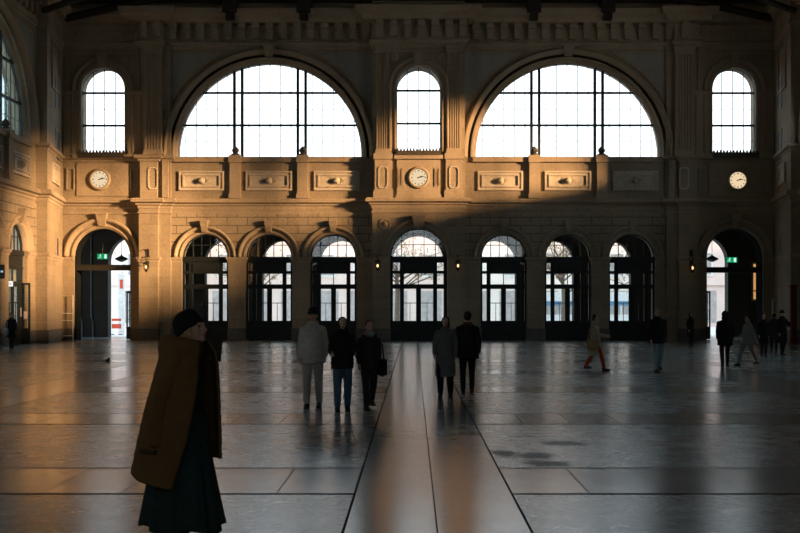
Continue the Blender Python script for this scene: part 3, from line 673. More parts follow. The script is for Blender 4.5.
# ================================================================= SIDE WALLS
# left wall: local x -> +Y, depth -> -X ; right wall mirrored
TL = Matrix(((0, -1, 0, -HW), (1, 0, 0, 0), (0, 0, 1, 0), (0, 0, 0, 1)))
TR = Matrix(((0, 1, 0, HW), (1, 0, 0, 0), (0, 0, 1, 0), (0, 0, 0, 1)))
for nm, T, s in (('wall_left', TL, -1), ('wall_right', TR, 1)):
    w = empty(nm); tag(w, kind='structure')
    bms = BM()
    big_bay(w, bms, -10.3, -16.0, -4.62, T, 'sideglass' if s < 0 else 'glass', 'doorglass', (1, 1, 1) if s < 0 else (0, 0, 0))  # unseen right doors get opaque panes, added to stop the sun there
    # unseen bays along the hall: windows added and shaped for their light
    if s > 0:
        wins = [(-18.4, 2.3, 7.0, 14.4), (-23.3, 2.4, 7.0, 14.4), (-27.4, 1.4, 7.0, 12.4)]  # openings shaped to throw the sun patch onto the back wall
    else:
        wins = [(-26, 3.5, 9.0, 10.2), (-48, 4.0, 7.0, 10.2)]  # openings added to let in more cool sky light
    extrude(bms, rect(-76, -16.0, 0, 18.6), [rect(c - r, c + r, zb, zs) if s > 0 else arch_loop(c, r, zb, zs) for c, r, zb, zs in wins], 0, 1.0, T)
    obj('wall_face', bms, 'stone', w)
    for c, r, zb, zs in wins:
        if s < 0: tall_window(c, 0.4, T, 'glass', r, zb, zs); continue
        WIN[0] += 1; w2 = empty('window_%d' % WIN[0]); tag(w2, kind='structure')
        bm = BM(); rect_frame(bm, c - r, c + r, zb, zs, 0.07, 0.4, 0.5, T)
        for q in (0.33, 0.66): box(bm, c - r, c + r, 0.4, 0.5, zb + (zs - zb) * q - 0.04, zb + (zs - zb) * q + 0.04, T)
        obj('window_frame', bm, 'iron', w2)
        bm = BM(); box(bm, c - r + 0.02, c + r - 0.02, 0.45, 0.46, zb + 0.02, zs - 0.02, T); obj('pane', bm, 'glass', w2)
    for nm2, pf in (('main_cornice', CORN_MAIN), ('entablature', CORN_TOP), ('sill_cornice', CORN_SILL), ('frieze_line', FRIEZELINE)):
        spans = [(-76, -4.62)] if nm2 != 'sill_cornice' else [(-76, -31.5 if s > 0 else -16.2)]
        for a, b in spans:
            bm = BM(); plan_sweep(bm, [(a, 0), (b, 0)], pf, T); obj(nm2, bm, 'trimstone', w)
    for y in (-15.55,):
        bm = BM(); box(bm, y - 0.3, y + 0.3, -0.3, 0, 0, 18.6, T); obj('pier', bm, 'stone', w)
    for k in range(15):
        y = -5.1 - k * 0.72; bm = BM(); box(bm, y - 0.19, y + 0.19, -0.42, -0.04, FZ(30), FZ(24.5), T); box(bm, y - 0.17, y + 0.17, -0.26, -0.04, FZ(40), FZ(30), T); obj('modillion', bm, 'trimstone', w)
# wall behind the camera; its high windows are added to light the foreground
wf = empty('wall_front'); tag(wf, kind='structure')
bm = BM(); cs = (-10, 0, 10)
extrude(bm, rect(-19.6, 19.6, 0, 18.6), [arch_loop(c, 3.0, 7.0, 10.5) for c in cs], -77, -76)
obj('wall_face', bm, 'stone', wf)
for c in cs: tall_window(c, 0.0, Matrix.Translation((0, -76.5, 0)), 'glass', 3.0, 7.0, 10.5)

# ================================================================= VESTIBULE and street wall
VY = 6.45
ws = empty('wall_street'); tag(ws, kind='structure')
xs = [FX(102)] + [LB + d / S for d in LUN_TRI] + [0] + [-(LB + d / S) for d in reversed(LUN_TRI)] + [-FX(102)]
rs = [1.48] + [TRI_R] * 3 + [cr] + [TRI_R] * 3 + [1.48]
outer = [(-23, 0)]
for c, r in zip(xs, rs):
    zs = FZ(256.5)
    outer += [(c - r, 0)] + [(c - r * math.cos(a), zs + r * math.sin(a)) for a in [PI * i / 20 for i in range(21)]] + [(c + r, 0)]
outer += [(23, 0), (23, 8.9), (-23, 8.9)]
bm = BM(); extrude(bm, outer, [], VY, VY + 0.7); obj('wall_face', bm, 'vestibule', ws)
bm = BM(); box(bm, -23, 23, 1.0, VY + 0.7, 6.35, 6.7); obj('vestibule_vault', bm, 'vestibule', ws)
for x in (-23, 22.6):
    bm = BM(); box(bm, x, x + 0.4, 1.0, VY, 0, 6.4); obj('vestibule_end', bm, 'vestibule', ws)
for px in (79.5, 90.5):
    x = (px - 413) / 17.25 - 0.29
    bm = BM(); tube(bm, [(x, VY - 0.1, 6.3), (x, VY - 0.1, 1.2), (x + 0.1, VY - 0.1, 0.9), (x + 0.1, VY - 0.1, 0.0)], 0.045, 8); obj('drain_pipe', bm, 'pipe', ws)
x = (758.0 - 413) / 17.25 - 0.29
bm = BM(); box(bm, x - 0.22, x + 0.25, VY - 0.06, VY, 2.2, 4.25); o = obj('lit_window', bm, 'ambermat', ws)
bm = BM(); rect_frame(bm, x - 0.3, x + 0.33, 2.1, 4.35, 0.08, VY - 0.1, VY); box(bm, x - 0.22, x + 0.25, VY - 0.09, VY - 0.05, 2.65, 2.72); obj('window_frame', bm, 'trimstone', o)

# side archways: lintel beam, open glazed leaf
for s in (-1, 1):
    T = ID if s < 0 else Matrix.Diagonal((-1, 1, 1, 1))
    DOOR[0] += 1; d = empty('door_%d' % DOOR[0]); tag(d, kind='structure')
    cx = FX(102); dz = 0 if s < 0 else -0.12
    bm = BM(); box(bm, cx - 1.48, cx + 1.48, 0.15, 0.45, FZ(270.2) + dz, FZ(264.8) + dz, T); box(bm, cx - 1.48, cx + 1.48, 0.10, 0.2, FZ(265.5) + dz, FZ(264.6) + dz, T)
    obj('lintel_beam', bm, 'lanternmetal', d)
    bm = BM(); r = 28.3 / S; arch_sweep(bm, cx, FZ(256.5), [(r + 0.01, 0.12), (r - 0.06, 0.12), (r - 0.06, 1.02), (r + 0.01, 1.02)], 0.0, 28, T); obj('door_frame', bm, 'liningwood', d)
    # leaf swung open against the reveal on the hall axis side
    x = cx + 1.44 
    bm = BM(); TD = T @ Matrix.Translation((x, 0.45, 0)) @ Matrix.Rotation(math.radians(118), 4, 'Z')
    rect_frame(bm, 0, 1.15, 0.03, 2.6, 0.11, -0.03, 0.03, TD)
    box(bm, 0.1, 1.05, -0.02, 0.02, 0.1, 0.7, TD); box(bm, 0.55, 0.59, -0.02, 0.02, 0.7, 2.5, TD)
    for z in (1.1, 1.55, 2.0): box(bm, 0.1, 1.05, -0.015, 0.015, z - 0.015, z + 0.015, TD)
    lf = obj('door_leaf', bm, 'doorwood', d)
    bm = BM(); box(bm, 0.1, 1.05, -0.005, 0.005, 0.7, 2.5, TD); obj('pane', bm, 'doorglass', lf)

# ================================================================= THINGS ON THE WALL
def clock(x, y, z, label):
    r = 0.43
    c = empty('wall_clock', (x, y, z)); tag(c, label, 'clock', 'round wall clocks with lit dials')
    R = Matrix.Rotation(PI/2, 4, 'X')
    bm = BM(); lathe(bm, [(r, -0.02), (r, 0.06), (r + 0.02, 0.10), (r + 0.07, 0.11), (r + 0.13, 0.06), (r + 0.15, 0.0), (r + 0.15, -0.02)], 40, R); obj('clock_case', bm, 'trimstone', c, True)
    bm = BM(); lathe(bm, [(r + 0.01, 0.0), (r + 0.01, 0.03)], 40, R); obj('dial', bm, 'dial', c)
    for k in range(12):
        bm = BM(); a = PI/2 - k * PI / 6
        for q in ((-0.018, 0.018) if k % 3 else (-0.028, 0.0, 0.028)):
            T = Matrix.Rotation(-(a - PI/2), 4, 'Y')
            box(bm, q - 0.008, q + 0.008, -0.036, -0.03, r * 0.72, r * 0.92, T)
        obj('numeral', bm, 'numeral', c)
    for nm, ang, ln, w in (('hour_hand', 66, 0.22, 0.024), ('minute_hand', 79, 0.35, 0.016)):
        T = Matrix.Rotation(math.radians(ang), 4, 'Y')
        bm = BM(); box(bm, -w, w, -0.05, -0.04, -0.07, ln * 0.7, T); extrude(bm, [(-w, ln * 0.7), (w, ln * 0.7), (0, ln)], [], -0.05, -0.04, T); obj(nm, bm, 'numeral', c)
clock(FX(100), -0.11, FZ(179.5), 'round lit clock under the arched window nearest the slanted corner pier on the left')
clock(0, CY - 0.14, FZ(179.3), 'round clock with pale stone surround above the middle doors')
clock(-FX(99.5), -0.11, FZ(180.5), 'round lit clock on the dark unlit stone at the right')

def lantern(x, y, z, label, h=1.1):
    c = empty('wall_lantern', (x, y, z)); tag(c, label, 'lantern', 'iron lanterns on the piers')
    yo = -0.38
    bm = BM(); tube(bm, [(0, 0, h - 0.25), (0, -0.12, h + 0.02), (0, -0.30, h - 0.05), (0, yo, h - 0.35), (0, yo, 0.46)], 0.02, 6)
    tube(bm, [(0, 0, 0.30), (0, -0.15, 0.42), (0, yo, 0.52)], 0.022, 6); box(bm, -0.07, 0.07, -0.04, 0, 0.1, h); box(bm, -0.14, 0.14, -0.2, -0.16, h * 0.62, h * 0.62 + 0.03)
    tube(bm, [(-0.14, -0.18, h * 0.62), (-0.1, -0.2, h * 0.5), (0, -0.18, h * 0.45), (0.1, -0.2, h * 0.5), (0.14, -0.18, h * 0.62)], 0.015, 6)
    obj('bracket', bm, 'lanternmetal', c)
    T = Matrix.Translation((0, yo, 0))
    bm = BM(); lathe(bm, [(0.02, 0.48), (0.05, 0.42), (0.17, 0.34), (0.19, 0.31), (0.14, 0.30)], 6, T); obj('lantern_roof', bm, 'lanternmetal', c)
    bm = BM(); lathe(bm, [(0.12, 0.0), (0.13, 0.03), (0.06, -0.05), (0.02, -0.12)], 6, T)
    for k in range(6):
        a = 2 * PI * k / 6; tube(bm, [(0.115 * math.cos(a), yo + 0.115 * math.sin(a), 0.02), (0.15 * math.cos(a), yo + 0.15 * math.sin(a), 0.31)], 0.011, 4)
    obj('lantern_frame', bm, 'lanternmetal', c)
    bm = BM(); ellipsoid(bm, (0, yo, 0.16), (0.055, 0.055, 0.08), None, 10, 8); obj('bulb', bm, 'lanternglow', c, True)
lantern(FX(149.5), PY_ - 0.14, FZ(270.5), 'black iron lantern on the sunlit pier beside the open archway')
lantern(FX(378), CY, FZ(269.5), 'iron lantern just left of the middle doors', 0.7)
lantern(FX(457), CY, FZ(269.5), 'iron lantern just right of the middle doors', 0.7)
lantern(FX(688.5), PY_ - 0.14, FZ(271.5), 'black iron lantern on the dark pier before the right archway')

def exit_sign(x, y, z, label, w=0.56, h=0.28):
    c = empty('exit_sign', (x, y, z)); tag(c, label, 'exit sign', 'green emergency exit signs')
    bm = BM(); box(bm, -w/2 - 0.02, w/2 + 0.02, -0.02, 0.06, -0.02, h + 0.02); obj('sign_housing', bm, 'lanternmetal', c)
    bm = BM(); box(bm, -w/2, w/2, -0.03, -0.02, 0, h); obj('sign_face', bm, 'exitgreen', c)
    bm = BM()
    # running figure and doorway with arrow
    q = h
    ellipsoid(bm, (-0.10, -0.034, q * 0.80), (0.028, 0.004, 0.03), None, 10, 6)
    for a, b, r in (((-0.11, q*0.7), (-0.14, q*0.42), 0.02), ((-0.14, q*0.42), (-0.08, q*0.3), 0.016), ((-0.08, q*0.3), (-0.09, q*0.12), 0.014), ((-0.14, q*0.42), (-0.19, q*0.26), 0.016), ((-0.19, q*0.26), (-0.24, q*0.24), 0.014), ((-0.11, q*0.68), (-0.05, q*0.52), 0.012), ((-0.12, q*0.68), (-0.18, q*0.58), 0.012)):
        tube(bm, [(a[0], -0.034, a[1]), (b[0], -0.034, b[1])], r * 0.7, 6)
    obj('running_figure', bm, 'exitwhite', c)
    bm = BM(); box(bm, 0.10, 0.22, -0.038, -0.03, q * 0.12, q * 0.88); obj('doorway_symbol', bm, 'exitwhite', c)
    bm = BM(); tube(bm, [(0, 0.02, h + 0.02), (0, 0.02, h + 0.5)], 0.012, 6); obj('hanger', bm, 'lanternmetal', c)
exit_sign(FX(98.5), 0.7, FZ(258.5), 'green lit exit sign hanging in the warm sunlit archway at the left')
exit_sign(FX(735.5), 0.7, FZ(262), 'green lit exit sign hanging in the dark archway at the right')

for s, lab in ((-1, 'dark hanging lamp inside the sunlit left archway'), (1, 'dark hanging lamp inside the bright slot of the right archway')):
    px = 121.5 if s < 0 else 712
    x = (px - 413) / (1111 / (58.2 + 3.2)) - 0.29
    c = empty('hanging_lamp', (x, 3.2, 4.3)); tag(c, lab, 'lamp', 'lamps hanging in the end archways')
    bm = BM(); lathe(bm, [(0.03, 0.35), (0.06, 0.28), (0.34, 0.14), (0.36, 0.08), (0.2, 0.0), (0.05, -0.06)], 14); obj('lamp_shade', bm, 'lanternmetal', c)
    bm = BM(); tube(bm, [(0, 0, 0.3), (0, 0, 2.06)], 0.015, 6); obj('lamp_chain', bm, 'lanternmetal', c)

# tubular frames leaning by the end bays
def tube_frame(x, y, label, w=0.62, h=2.35):
    c = empty('metal_gate_frame', (x, y, 0)); tag(c, label, 'gate', 'folded tubular steel gate frames')
    bm = BM(); tube(bm, [(w/2, 0, 0), (w/2, 0, h), (-w/2, 0, h), (-w/2, 0, 0)], 0.03, 8); obj('outer_tube', bm, 'railmetal', c)
    for z in (0.25, 1.05, 1.42): 
        bm = BM(); tube(bm, [(-w/2, 0, z), (w/2, 0, z)], 0.025, 8); obj('cross_tube', bm, 'railmetal', c)
tube_frame(FX(68), -0.25, 'grey tubular gate frame folded against the pier beside the sunlit archway')
tube_frame(FX(774), -0.9, 'grey tubular gate frame standing beyond the right archway near the corner', 0.75, 2.15)
bm = BM(); box(bm, 17.72, 17.98, -5.3, -5.1, 0.3, 2.7); box(bm, 17.68, 18.02, -5.32, -5.08, 0.0, 0.3); box(bm, 17.70, 18.0, -5.31, -5.09, 2.7, 2.8)
tag(obj('information_pillar', bm, 'redposter'), 'tall dark red information stand at the right edge beside the corner pier', 'stand')

# left wall: shop sign, screen, open door leaf with notices
c = empty('shop_sign', (-18.55, -8.0, 2.68)); tag(c, 'small white lit sign projecting over the shop door in the left wall', 'sign')
bm = BM(); box(bm, -0.19, 0.17, -0.05, 0.05, 0.0, 0.24); obj('light_box', bm, 'signwhite', c)
bm = BM()
for k, (w, h) in enumerate(((0.02, 0.07), (0.03, 0.05), (0.02, 0.09), (0.03, 0.05), (0.02, 0.06), (0.03, 0.05), (0.02, 0.08))):
    box(bm, -0.14 + k * 0.04, -0.14 + k * 0.04 + w * 0.7, -0.056, -0.05, 0.08, 0.08 + h)
obj('sign_lettering', bm, 'numeral', c)
bm = BM(); box(bm, -0.3, -0.17, -0.02, 0.02, 0.1, 0.14); obj('sign_arm', bm, 'lanternmetal', c)
c = empty('display_screen', (-18.3, -9.6, 3.0)); tag(c, 'dark display screen with a pale blue mark above the left shop entrance', 'screen')
bm = BM(); box(bm, -0.12, 0.14, -0.06, 0.06, 0, 0.6); obj('screen_housing', bm, 'lanternmetal', c)
bm = BM(); box(bm, 0.0, 0.1, -0.07, -0.06, 0.26, 0.34); obj('screen_mark', bm, 'screenblue', c)
bm = BM(); box(bm, -0.19, -0.12, -0.03, 0.03, 0.2, 0.4); obj('screen_arm', bm, 'lanternmetal', c)
DOOR[0] += 1; d = empty('door_%d' % DOOR[0]); tag(d, kind='structure')
bm = BM(); T = Matrix.Translation((-19.15, -5.95, 0)); rect_frame(bm, 0, 0.86, 0.02, 2.88, 0.09, -0.03, 0.03, T); box(bm, 0.05, 0.8, -0.02, 0.02, 0.1, 0.75, T); box(bm, 0.4, 0.45, -0.02, 0.02, 0.7, 2.8, T)
lf = obj('door_leaf', bm, 'doorwood', d)
bm = BM(); box(bm, 0.05, 0.8, -0.005, 0.005, 0.7, 2.8, T); obj('pane', bm, 'doorglass', lf)
for xa, za, w, h, lab in ((-18.98, 1.3, 0.29, 0.42, 'larger pale notice taped to the open glass door leaf'), (-18.58, 1.2, 0.17, 0.34, 'smaller pale notice taped to the open glass door leaf')):
    bm = BM(); box(bm, xa, xa + w, -5.99, -5.983, za, za + h); tag(obj('notice', bm, 'paper'), lab, 'notice', 'notices on the open door leaf')
# litter on the floor
bm = BM(); x = (107.2 - 413) / (1111 / 35.4) - 0.29
vs = [bm.verts.new((x + a, -58.2 + 35.4 + b, c_)) for a, b, c_ in ((-0.1, 0, 0.02), (0.06, -0.05, 0.0), (0.09, 0.06, 0.03), (0.08, 0.0, 0.15), (-0.02, 0.08, 0.0))]
for f in ((0, 1, 3), (1, 2, 3), (2, 4, 3), (4, 0, 3), (0, 4, 2, 1)): bm.faces.new([vs[i] for i in f])
tag(obj('paper_scrap', bm, 'rubber'), 'small dark crumpled scrap on the floor in front of the left archway', 'litter')

# ================================================================= OUTSIDE
# unseen station wing, added to keep the low sun off the street
for s in (1,):
    bm = BM(); xa, xb = sorted((s * 20.05, s * 130)); box(bm, xa, xb, 0.5, 7.0, 0, 20.0); box(bm, xa, xb, -0.0, 7.5, 19.4, 20.4)
    tag(obj('wall_shading_wing', bm, 'stone'), 'unseen station wing added to shade the street from the sun', 'wall', kind='structure')
bm = BM(); box(bm, -90, 90, 7.2, 90, -0.45, -0.12); tag(obj('street', bm, 'asphalt'), 'bright street outside', 'street', kind='structure')
bm = BM(); box(bm, -23.5, 23.5, 7.2, 11.5, -0.2, 0.0); tag(obj('pavement', bm, 'asphalt'), 'pavement outside the doors', 'pavement', kind='structure')
def street_building(x0, x1, y, h, mat, label, floors=3, step=3.2):
    b = empty('street_building', ((x0 + x1) / 2, y, -0.12)); tag(b, label, 'building', None)
    w = (x1 - x0) / 2
    bm = BM(); box(bm, -w, w, 0, 8, 0, h); box(bm, -w - 0.2, w + 0.2, -0.4, 8, h - 0.5, h); box(bm, -w, w, -0.25, 0, 3.9, 4.3); obj('wall', bm, mat, b)
    n = int(2 * w / step)
    for i in range(n):
        xx = -w + (i + 0.5) * 2 * w / n
        bm = BM(); box(bm, xx - 1.1, xx + 1.1, -0.05, 0.05, 0.4, 3.4); obj('shop_window', bm, 'winddark', b)
        for f in range(1, floors):
            z = 4.9 + (f - 1) * 3.3
            if z + 1.9 > h - 0.6: break
            bm = BM(); rect_frame(bm, xx - 0.75, xx + 0.75, z - 0.15, z + 2.1, 0.14, -0.12, 0.05); wdw = obj('window', bm, 'white', b)
            bm = BM(); box(bm, xx - 0.62, xx + 0.62, -0.03, 0.04, z, z + 1.95); obj('pane', bm, 'winddark', wdw)
street_building(-46, -21, 46, 11.5, 'render', 'pale building across the street seen through the left archway')
street_building(-20, 3, 48, 10.5, 'renderb', 'warm toned building across the street behind the left doors')
street_building(4, 24, 47, 11.5, 'render', 'pale building across the street behind the right doors')
street_building(25, 50, 45, 10.0, 'renderb', 'warm toned building across the street behind the right archway')
def tree(x, y, h, label):
    t = empty('street_tree', (x, y, -0.12)); tag(t, label, 'tree', 'trees along the street')
    rnd = random.Random(int(x * 10))
    bm = BM(); tube(bm, [(0, 0, 0), (0.05, 0, h * 0.3), (-0.05, 0.05, h * 0.5)], [0.22, 0.17, 0.12], 8)
    tips = []
    for k in range(16):
        a = rnd.uniform(0, 2 * PI); el = rnd.uniform(0.3, 1.2); L = rnd.uniform(0.3, 0.5) * h
        p0 = Vector((0, 0, h * rnd.uniform(0.3, 0.5))); p2 = p0 + Vector((math.cos(a) * math.cos(el), math.sin(a) * math.cos(el), math.sin(el))) * L
        p1 = (p0 + p2) / 2 + Vector((rnd.uniform(-.3, .3), rnd.uniform(-.3, .3), 0.2)); tube(bm, [p0, p1, p2], [0.07, 0.045, 0.015], 5); tips += [p1, p2]
        for q in range(3):
            p3 = p1 + Vector((rnd.uniform(-1, 1), rnd.uniform(-1, 1), rnd.uniform(0, 1))) * h * 0.16; tube(bm, [p1, p3], [0.03, 0.01], 4); tips.append(p3)
    obj('trunk', bm, 'bark', t)
    bm = BM()
    for k in range(900):
        c = rnd.choice(tips) + Vector((rnd.gauss(0, .45), rnd.gauss(0, .45), rnd.gauss(0, .4)))
        R = Matrix.Rotation(rnd.uniform(0, 6), 4, Vector((rnd.random(), rnd.random(), rnd.random() + .01)).normalized()); s = rnd.uniform(0.06, 0.13)
        bm.faces.new([bm.verts.new(c + R @ Vector(p)) for p in ((-s, 0, 0), (0, -s * .6, 0.02), (s, 0, 0), (0, s * .6, 0.02))])
    o = obj('foliage', bm, 'autumn', t, recalc=False)
for i, (x, y, h) in enumerate(((-26.5, 24, 9.5), (-12.5, 27, 8.0), (-1.5, 25, 9.5), (11.5, 29, 8.5), (17, 24, 8.5), (27, 25, 8))):
    tree(x, y, h, ['brown leafed street tree outside the left archway', 'brown leafed street tree outside the first three doors', 'brown leafed street tree directly outside the middle doors', 'brown leafed street tree outside the third door from the right', 'brown leafed street tree outside the door nearest the right pier', 'brown leafed street tree outside the right archway'][i])
def barrier(x, y, label):
    b = empty('construction_barrier', (x, y, -0.12)); tag(b, label, 'barrier')
    for z in (0.45, 0.95):
        for k in range(3):
            bm = BM(); box(bm, -0.3 + k * 0.2, -0.1 + k * 0.2, -0.02, 0.02, z, z + (0.3 if z < 0.6 else 0.16)); obj('board', bm, 'white' if (k == 1 and z < 0.1) else 'red', b)
    for s in (-1, 1):
        bm = BM(); box(bm, s * 0.27 - 0.02, s * 0.27 + 0.02, -0.02, 0.05, 0, 1.15); obj('leg', bm, 'white', b)
        bm = BM(); box(bm, s * 0.27 - 0.06, s * 0.27 + 0.06, -0.3, 0.3, 0, 0.08); obj('foot', bm, 'rubber', b)
barrier((116.5 - 413) / (1111 / 73.2) - 0.29, 15, 'red and white construction barrier outside the left archway')
c = empty('street_totem', ((121.5 - 413) / (1111 / 74.2) - 0.29, 16, -0.12)); tag(c, 'tall white sign post outside the left archway behind the barrier', 'sign')
bm = BM(); box(bm, -0.2, 0.2, -0.1, 0.1, 0, 4.1); obj('post', bm, 'white', c)
bm = BM(); box(bm, -0.08, 0.12, -0.12, -0.1, 3.1, 3.7); obj('sign_mark', bm, 'red', c)
def tram(x0, x1, y, label):
    t = empty('tram', ((x0 + x1) / 2, y, -0.12)); tag(t, label, 'tram'); w = (x1 - x0) / 2
    bm = BM(); box(bm, -w, w, 0, 2.3, 0.35, 1.25); obj('lower_body', bm, 'tramwhite', t)
    bm = BM(); box(bm, -w, w, 0, 2.3, 2.0, 2.35); obj('stripe', bm, 'tramblue', t); bm = BM(); box(bm, -w, w, 0, 2.3, 2.35, 3.1); obj('roof', bm, 'tramwhite', t)
    bm = BM(); box(bm, -w + 0.05, w - 0.05, 0.04, 2.26, 1.25, 2.0); obj('window_band', bm, 'winddark', t)
    bm = BM()
    n = int(w * 2 / 1.5)
    for i in range(n + 1): xx = -w + 0.06 + i * (2*w - 0.12) / n; box(bm, xx - 0.06, xx + 0.06, 0, 0.06, 1.25, 2.0)
    obj('window_posts', bm, 'tramwhite', t)
    for k in (-0.7, -0.45, 0.45, 0.7):
        bm = BM(); lathe(bm, [(0.3, -0.1), (0.33, 0), (0.3, 0.1)], 16, Matrix.Translation((w * k, 0.2, 0.33)) @ Matrix.Rotation(PI/2, 4, 'X')); obj('wheel', bm, 'rubber', t)
tram(9, 21.5, 33, 'blue and white tram passing outside the doors on the right')

# ================================================================= PEOPLE
M['skin'] = simple('skin_tone', (0.45, 0.27, 0.19), 0.6, 0, 0.06)
M['lips'] = simple('lip_tone', (0.35, 0.12, 0.1), 0.5)
M['eye'] = simple('eye_dark', (0.03, 0.02, 0.015), 0.2)
FAB = {}
def fab(name, col, var=0.12):
    if name not in M: M[name] = simple(name, col, 0.9, 0, var, 18, 0.25, 0.15)
    return name
def capsule(bm, a, b, ra, rb, seg=12):
    """tapered limb with round ends"""
    a, b = Vector(a), Vector(b); d = b - a; L = max(d.length, 1e-4); d.normalize()
    up = Vector((0, 0, 1)) if abs(d.z) < 0.9 else Vector((1, 0, 0)); u = d.cross(up).normalized(); v = d.cross(u)
    rows = []
    for t in (-80, -50, -20): q = math.radians(t); rows.append((a + d * ra * math.sin(q), ra * math.cos(q)))
    rows += [(a + d * L * k / 4, ra + (rb - ra) * k / 4) for k in range(5)]
    for t in (20, 50, 80): q = math.radians(t); rows.append((b + d * rb * math.sin(q), rb * math.cos(q)))
    R = [[bm.verts.new(c + (u * math.cos(2*PI*k/seg) + v * math.sin(2*PI*k/seg)) * r) for k in range(seg)] for c, r in rows]
    for i in range(len(R) - 1):
        for k in range(seg): bm.faces.new((R[i][k], R[i][(k+1)%seg], R[i+1][(k+1)%seg], R[i+1][k]))
    bm.faces.new(R[0]); bm.faces.new(list(reversed(R[-1])))
def fused(name, bm, mat, parent, voxel=0.014, smooth=4):
    """fuse overlapping closed shapes into one continuous skin"""
    bmesh.ops.recalc_face_normals(bm, faces=bm.faces)
    me = bpy.data.meshes.new(name); bm.to_mesh(me); bm.free()
    tmp = bpy.data.objects.new('tmp', me); COL.objects.link(tmp)
    r = tmp.modifiers.new('r', 'REMESH'); r.mode = 'VOXEL'; r.voxel_size = voxel; r.use_smooth_shade = True
    s = tmp.modifiers.new('s', 'SMOOTH'); s.iterations = smooth; s.factor = 0.5
    dg = bpy.context.evaluated_depsgraph_get(); dg.update()
    out = bpy.data.meshes.new_from_object(tmp.evaluated_get(dg)); out.name = name
    bpy.data.objects.remove(tmp); bpy.data.meshes.remove(me)
    out.materials.clear(); out.materials.append(M[mat])
    for p in out.polygons: p.use_smooth = True
    return link(bpy.data.objects.new(name, out), parent)
def hand(bm, wrist, d, side, curl=0.5, s=1.0):
    """palm, four unequal bent fingers and a thumb; d = direction of the forearm"""
    d = Vector(d).normalized(); w = Vector(wrist)
    palmn = Vector((side, 0, 0)); palmn = (palmn - d * palmn.dot(d)).normalized()
    acr = d.cross(palmn).normalized()
    c = w + d * 0.045 * s
    for q in (-0.022, 0.0, 0.022): capsule(bm, w + acr * q * 0.7 * s, w + d * 0.085 * s + acr * q * s, 0.017 * s, 0.013 * s, 8)
    for i, (off, L) in enumerate(((-0.03, 0.062), (-0.01, 0.072), (0.01, 0.068), (0.03, 0.052))):
        p = w + d * 0.085 * s + acr * off * s; cur = -palmn
        a = curl * 0.6; d1 = (d * math.cos(a) + cur * math.sin(a)).normalized(); p1 = p + d1 * L * 0.5 * s
        a = curl * 1.6; d2 = (d * math.cos(a) + cur * math.sin(a)).normalized(); p2 = p1 + d2 * L * 0.5 * s
        capsule(bm, p, p1, 0.009 * s, 0.0085 * s, 6); capsule(bm, p1, p2, 0.0085 * s, 0.0075 * s, 6)
    p = w + d * 0.02 * s - acr * 0.025 * s; p1 = p + (d * 0.7 - acr * 0.7 - palmn * 0.2).normalized() * 0.038 * s; p2 = p1 + (d * 0.9 - acr * 0.15 - palmn * 0.35).normalized() * 0.032 * s
    capsule(bm, p, p1, 0.012 * s, 0.010 * s, 6); capsule(bm, p1, p2, 0.010 * s, 0.008 * s, 6)
def head(bm, c, k=1.0, R=ID):
    """skull, jaw, nose, brow, ears; faces -Y before R"""
    c = Vector(c)
    def E(p, r): ellipsoid(bm, (0, 0, 0), r, None, 16, 12, Matrix.Translation(c) @ R @ Matrix.Translation(Vector(p) * k) @ Matrix.Scale(k, 4))
    E((0, 0.012, 0.025), (0.076, 0.095, 0.088)); E((0, -0.018, -0.035), (0.058, 0.070, 0.070)); E((0, -0.060, -0.088), (0.028, 0.026, 0.022))
    E((0, -0.092, -0.012), (0.013, 0.016, 0.028)); E((0, -0.106, -0.030), (0.016, 0.014, 0.012)); E((0, -0.078, 0.020), (0.052, 0.014, 0.012))
    E((0, -0.082, -0.058), (0.024, 0.012, 0.012))
    for s in (-1, 1): E((s * 0.076, 0.012, -0.015), (0.010, 0.020, 0.032)); E((s * 0.04, -0.058, -0.03), (0.022, 0.022, 0.025))
def face_parts(root, c, k, R):
    T = Matrix.Translation(Vector(c)) @ R @ Matrix.Scale(k, 4)
    for s in (-1, 1):
        bm = BM(); ellipsoid(bm, (s * 0.031, -0.079, 0.0), (0.012, 0.007, 0.007), None, 10, 8, T); obj('eye', bm, 'eye', root, True)
    bm = BM(); ellipsoid(bm, (0, -0.091, -0.060), (0.021, 0.007, 0.0065), None, 12, 8, T); obj('mouth', bm, 'lips', root, True)

